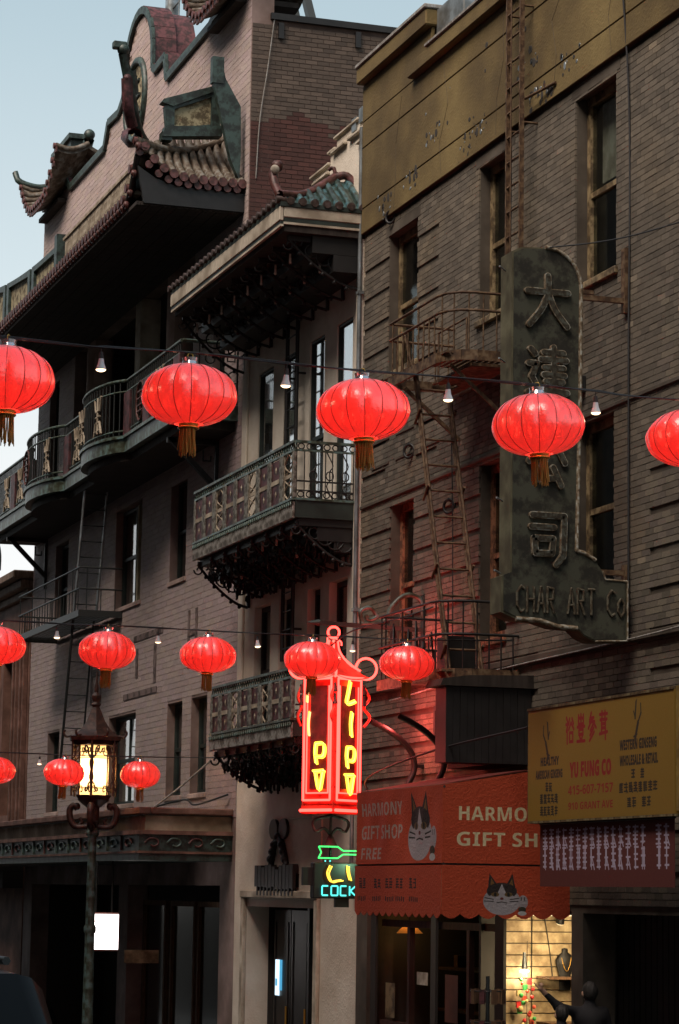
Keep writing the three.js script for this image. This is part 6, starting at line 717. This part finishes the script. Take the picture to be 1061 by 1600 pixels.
// ------------------------------------------------------------------ dark car at lower left
{
  const x0 = 24.5, x1 = 29.1, zc = 11.5, g0 = gy(26.8), T = thing('parked_car', 'dark glossy car in the lower left corner', 'car', [26.8, g0, zc]), paint = new THREE.MeshPhysicalMaterial({ color: 0x040405, roughness: .3, specularIntensity: .45 }), y = v => g0 + v;
  const loft = (secs) => { const pos = [], m = secs[0].length; for (let i = 0; i + 1 < secs.length; i++) for (let j = 0; j < m; j++) { const a = secs[i][j], b = secs[i + 1][j], c = secs[i + 1][(j + 1) % m], d = secs[i][(j + 1) % m]; for (const v of [a, b, c, a, c, d]) pos.push(...v); } for (const [s, f] of [[secs[0], 1], [secs.at(-1), 0]]) for (let j = 1; j + 1 < m; j++) pos.push(...s[0], ...(f ? s[j] : s[j + 1]), ...(f ? s[j + 1] : s[j])); const g = new THREE.BufferGeometry(); g.setAttribute('position', new THREE.BufferAttribute(new Float32Array(pos), 3)); g.computeVertexNormals(); return toCreasedNormals(g, .7); };
  const sec = (x, w, yb, yt, r = .12) => { const p = []; for (const [cx, cy, a0] of [[w - r, yt - r, 0], [-w + r, yt - r, 1], [-w + r, yb + r, 2], [w - r, yb + r, 3]]) for (let i = 0; i <= 3; i++) { const a = (a0 + i / 3) * Math.PI / 2; p.push([x, cy + r * Math.sin(a), zc + cx + r * Math.cos(a)]); } return p; };
  part(T, 'body', loft([sec(x0, .8, y(.4), y(.95)), sec(x0 + .12, .9, y(.28), y(1.06)), sec(x0 + 1.2, .93, y(.25), y(1.12)), sec(x1 - 1.6, .94, y(.25), y(1.12)), sec(x1 - .12, .92, y(.28), y(1.1)), sec(x1, .84, y(.4), y(1.0))]), paint);
  const cab = part(T, 'cabin', loft([sec(x0 + 1.0, .86, y(1.05), y(1.14), .04), sec(x0 + 1.75, .73, y(1.05), y(1.74), .1), sec(x0 + 2.4, .7, y(1.05), y(1.83), .12), sec(x1 - .8, .7, y(1.05), y(1.8), .12), sec(x1 - .25, .8, y(1.05), y(1.12), .04)]), paint);
  const wg = mat(.01, .012, .014, { roughness: .05 }); part(cab, 'window', [-1, 1].map(k => { const g = new THREE.BufferGeometry(), q = [[x0 + 1.35, 1.16, .87], [x1 - .45, 1.16, .87], [x1 - .95, 1.66, .76], [x0 + 1.85, 1.66, .76]].map(p => [p[0], y(p[1]), zc + k * p[2]]), p = []; for (const i of [0, 1, 2, 0, 2, 3]) p.push(...q[i]); g.setAttribute('position', new THREE.BufferAttribute(new Float32Array(p), 3)); g.computeVertexNormals(); return g; }), wg);
  for (const [wx, k] of [[x0 + .85, 1], [x0 + .85, -1], [x1 - .9, 1], [x1 - .9, -1]]) { const w = part(T, 'wheel', new THREE.TorusGeometry(.25, .1, 10, 24).translate(wx, y(.35), zc + k * .82), M.black); part(w, 'rim', new THREE.CylinderGeometry(.2, .2, .14, 16).rotateX(Math.PI / 2).translate(wx, y(.35), zc + k * .83), M.galv); }
  for (const k of [1, -1]) { part(T, 'tail_light', cbx(x1 - .06, x1 + .01, y(.78), y(1.0), zc + k * .72 - .1, zc + k * .72 + .1, .02), mat(.3, .01, .01, { roughness: .15 })); part(T, 'mirror', new THREE.SphereGeometry(.1, 12, 8).scale(.7, .8, 1.1).translate(x0 + 1.35, y(1.2), zc + k * 1.0), paint); }
  for (const k of [-.6, .6]) part(T, 'roof_rail', rod(V(x0 + 1.9, y(1.84), zc + k), V(x1 - 1.1, y(1.84), zc + k), .018), M.iron);
}
scene.traverse(o => { if (o.isMesh) { o.castShadow = true; o.receiveShadow = true; } });
renderer.render(scene, camera);
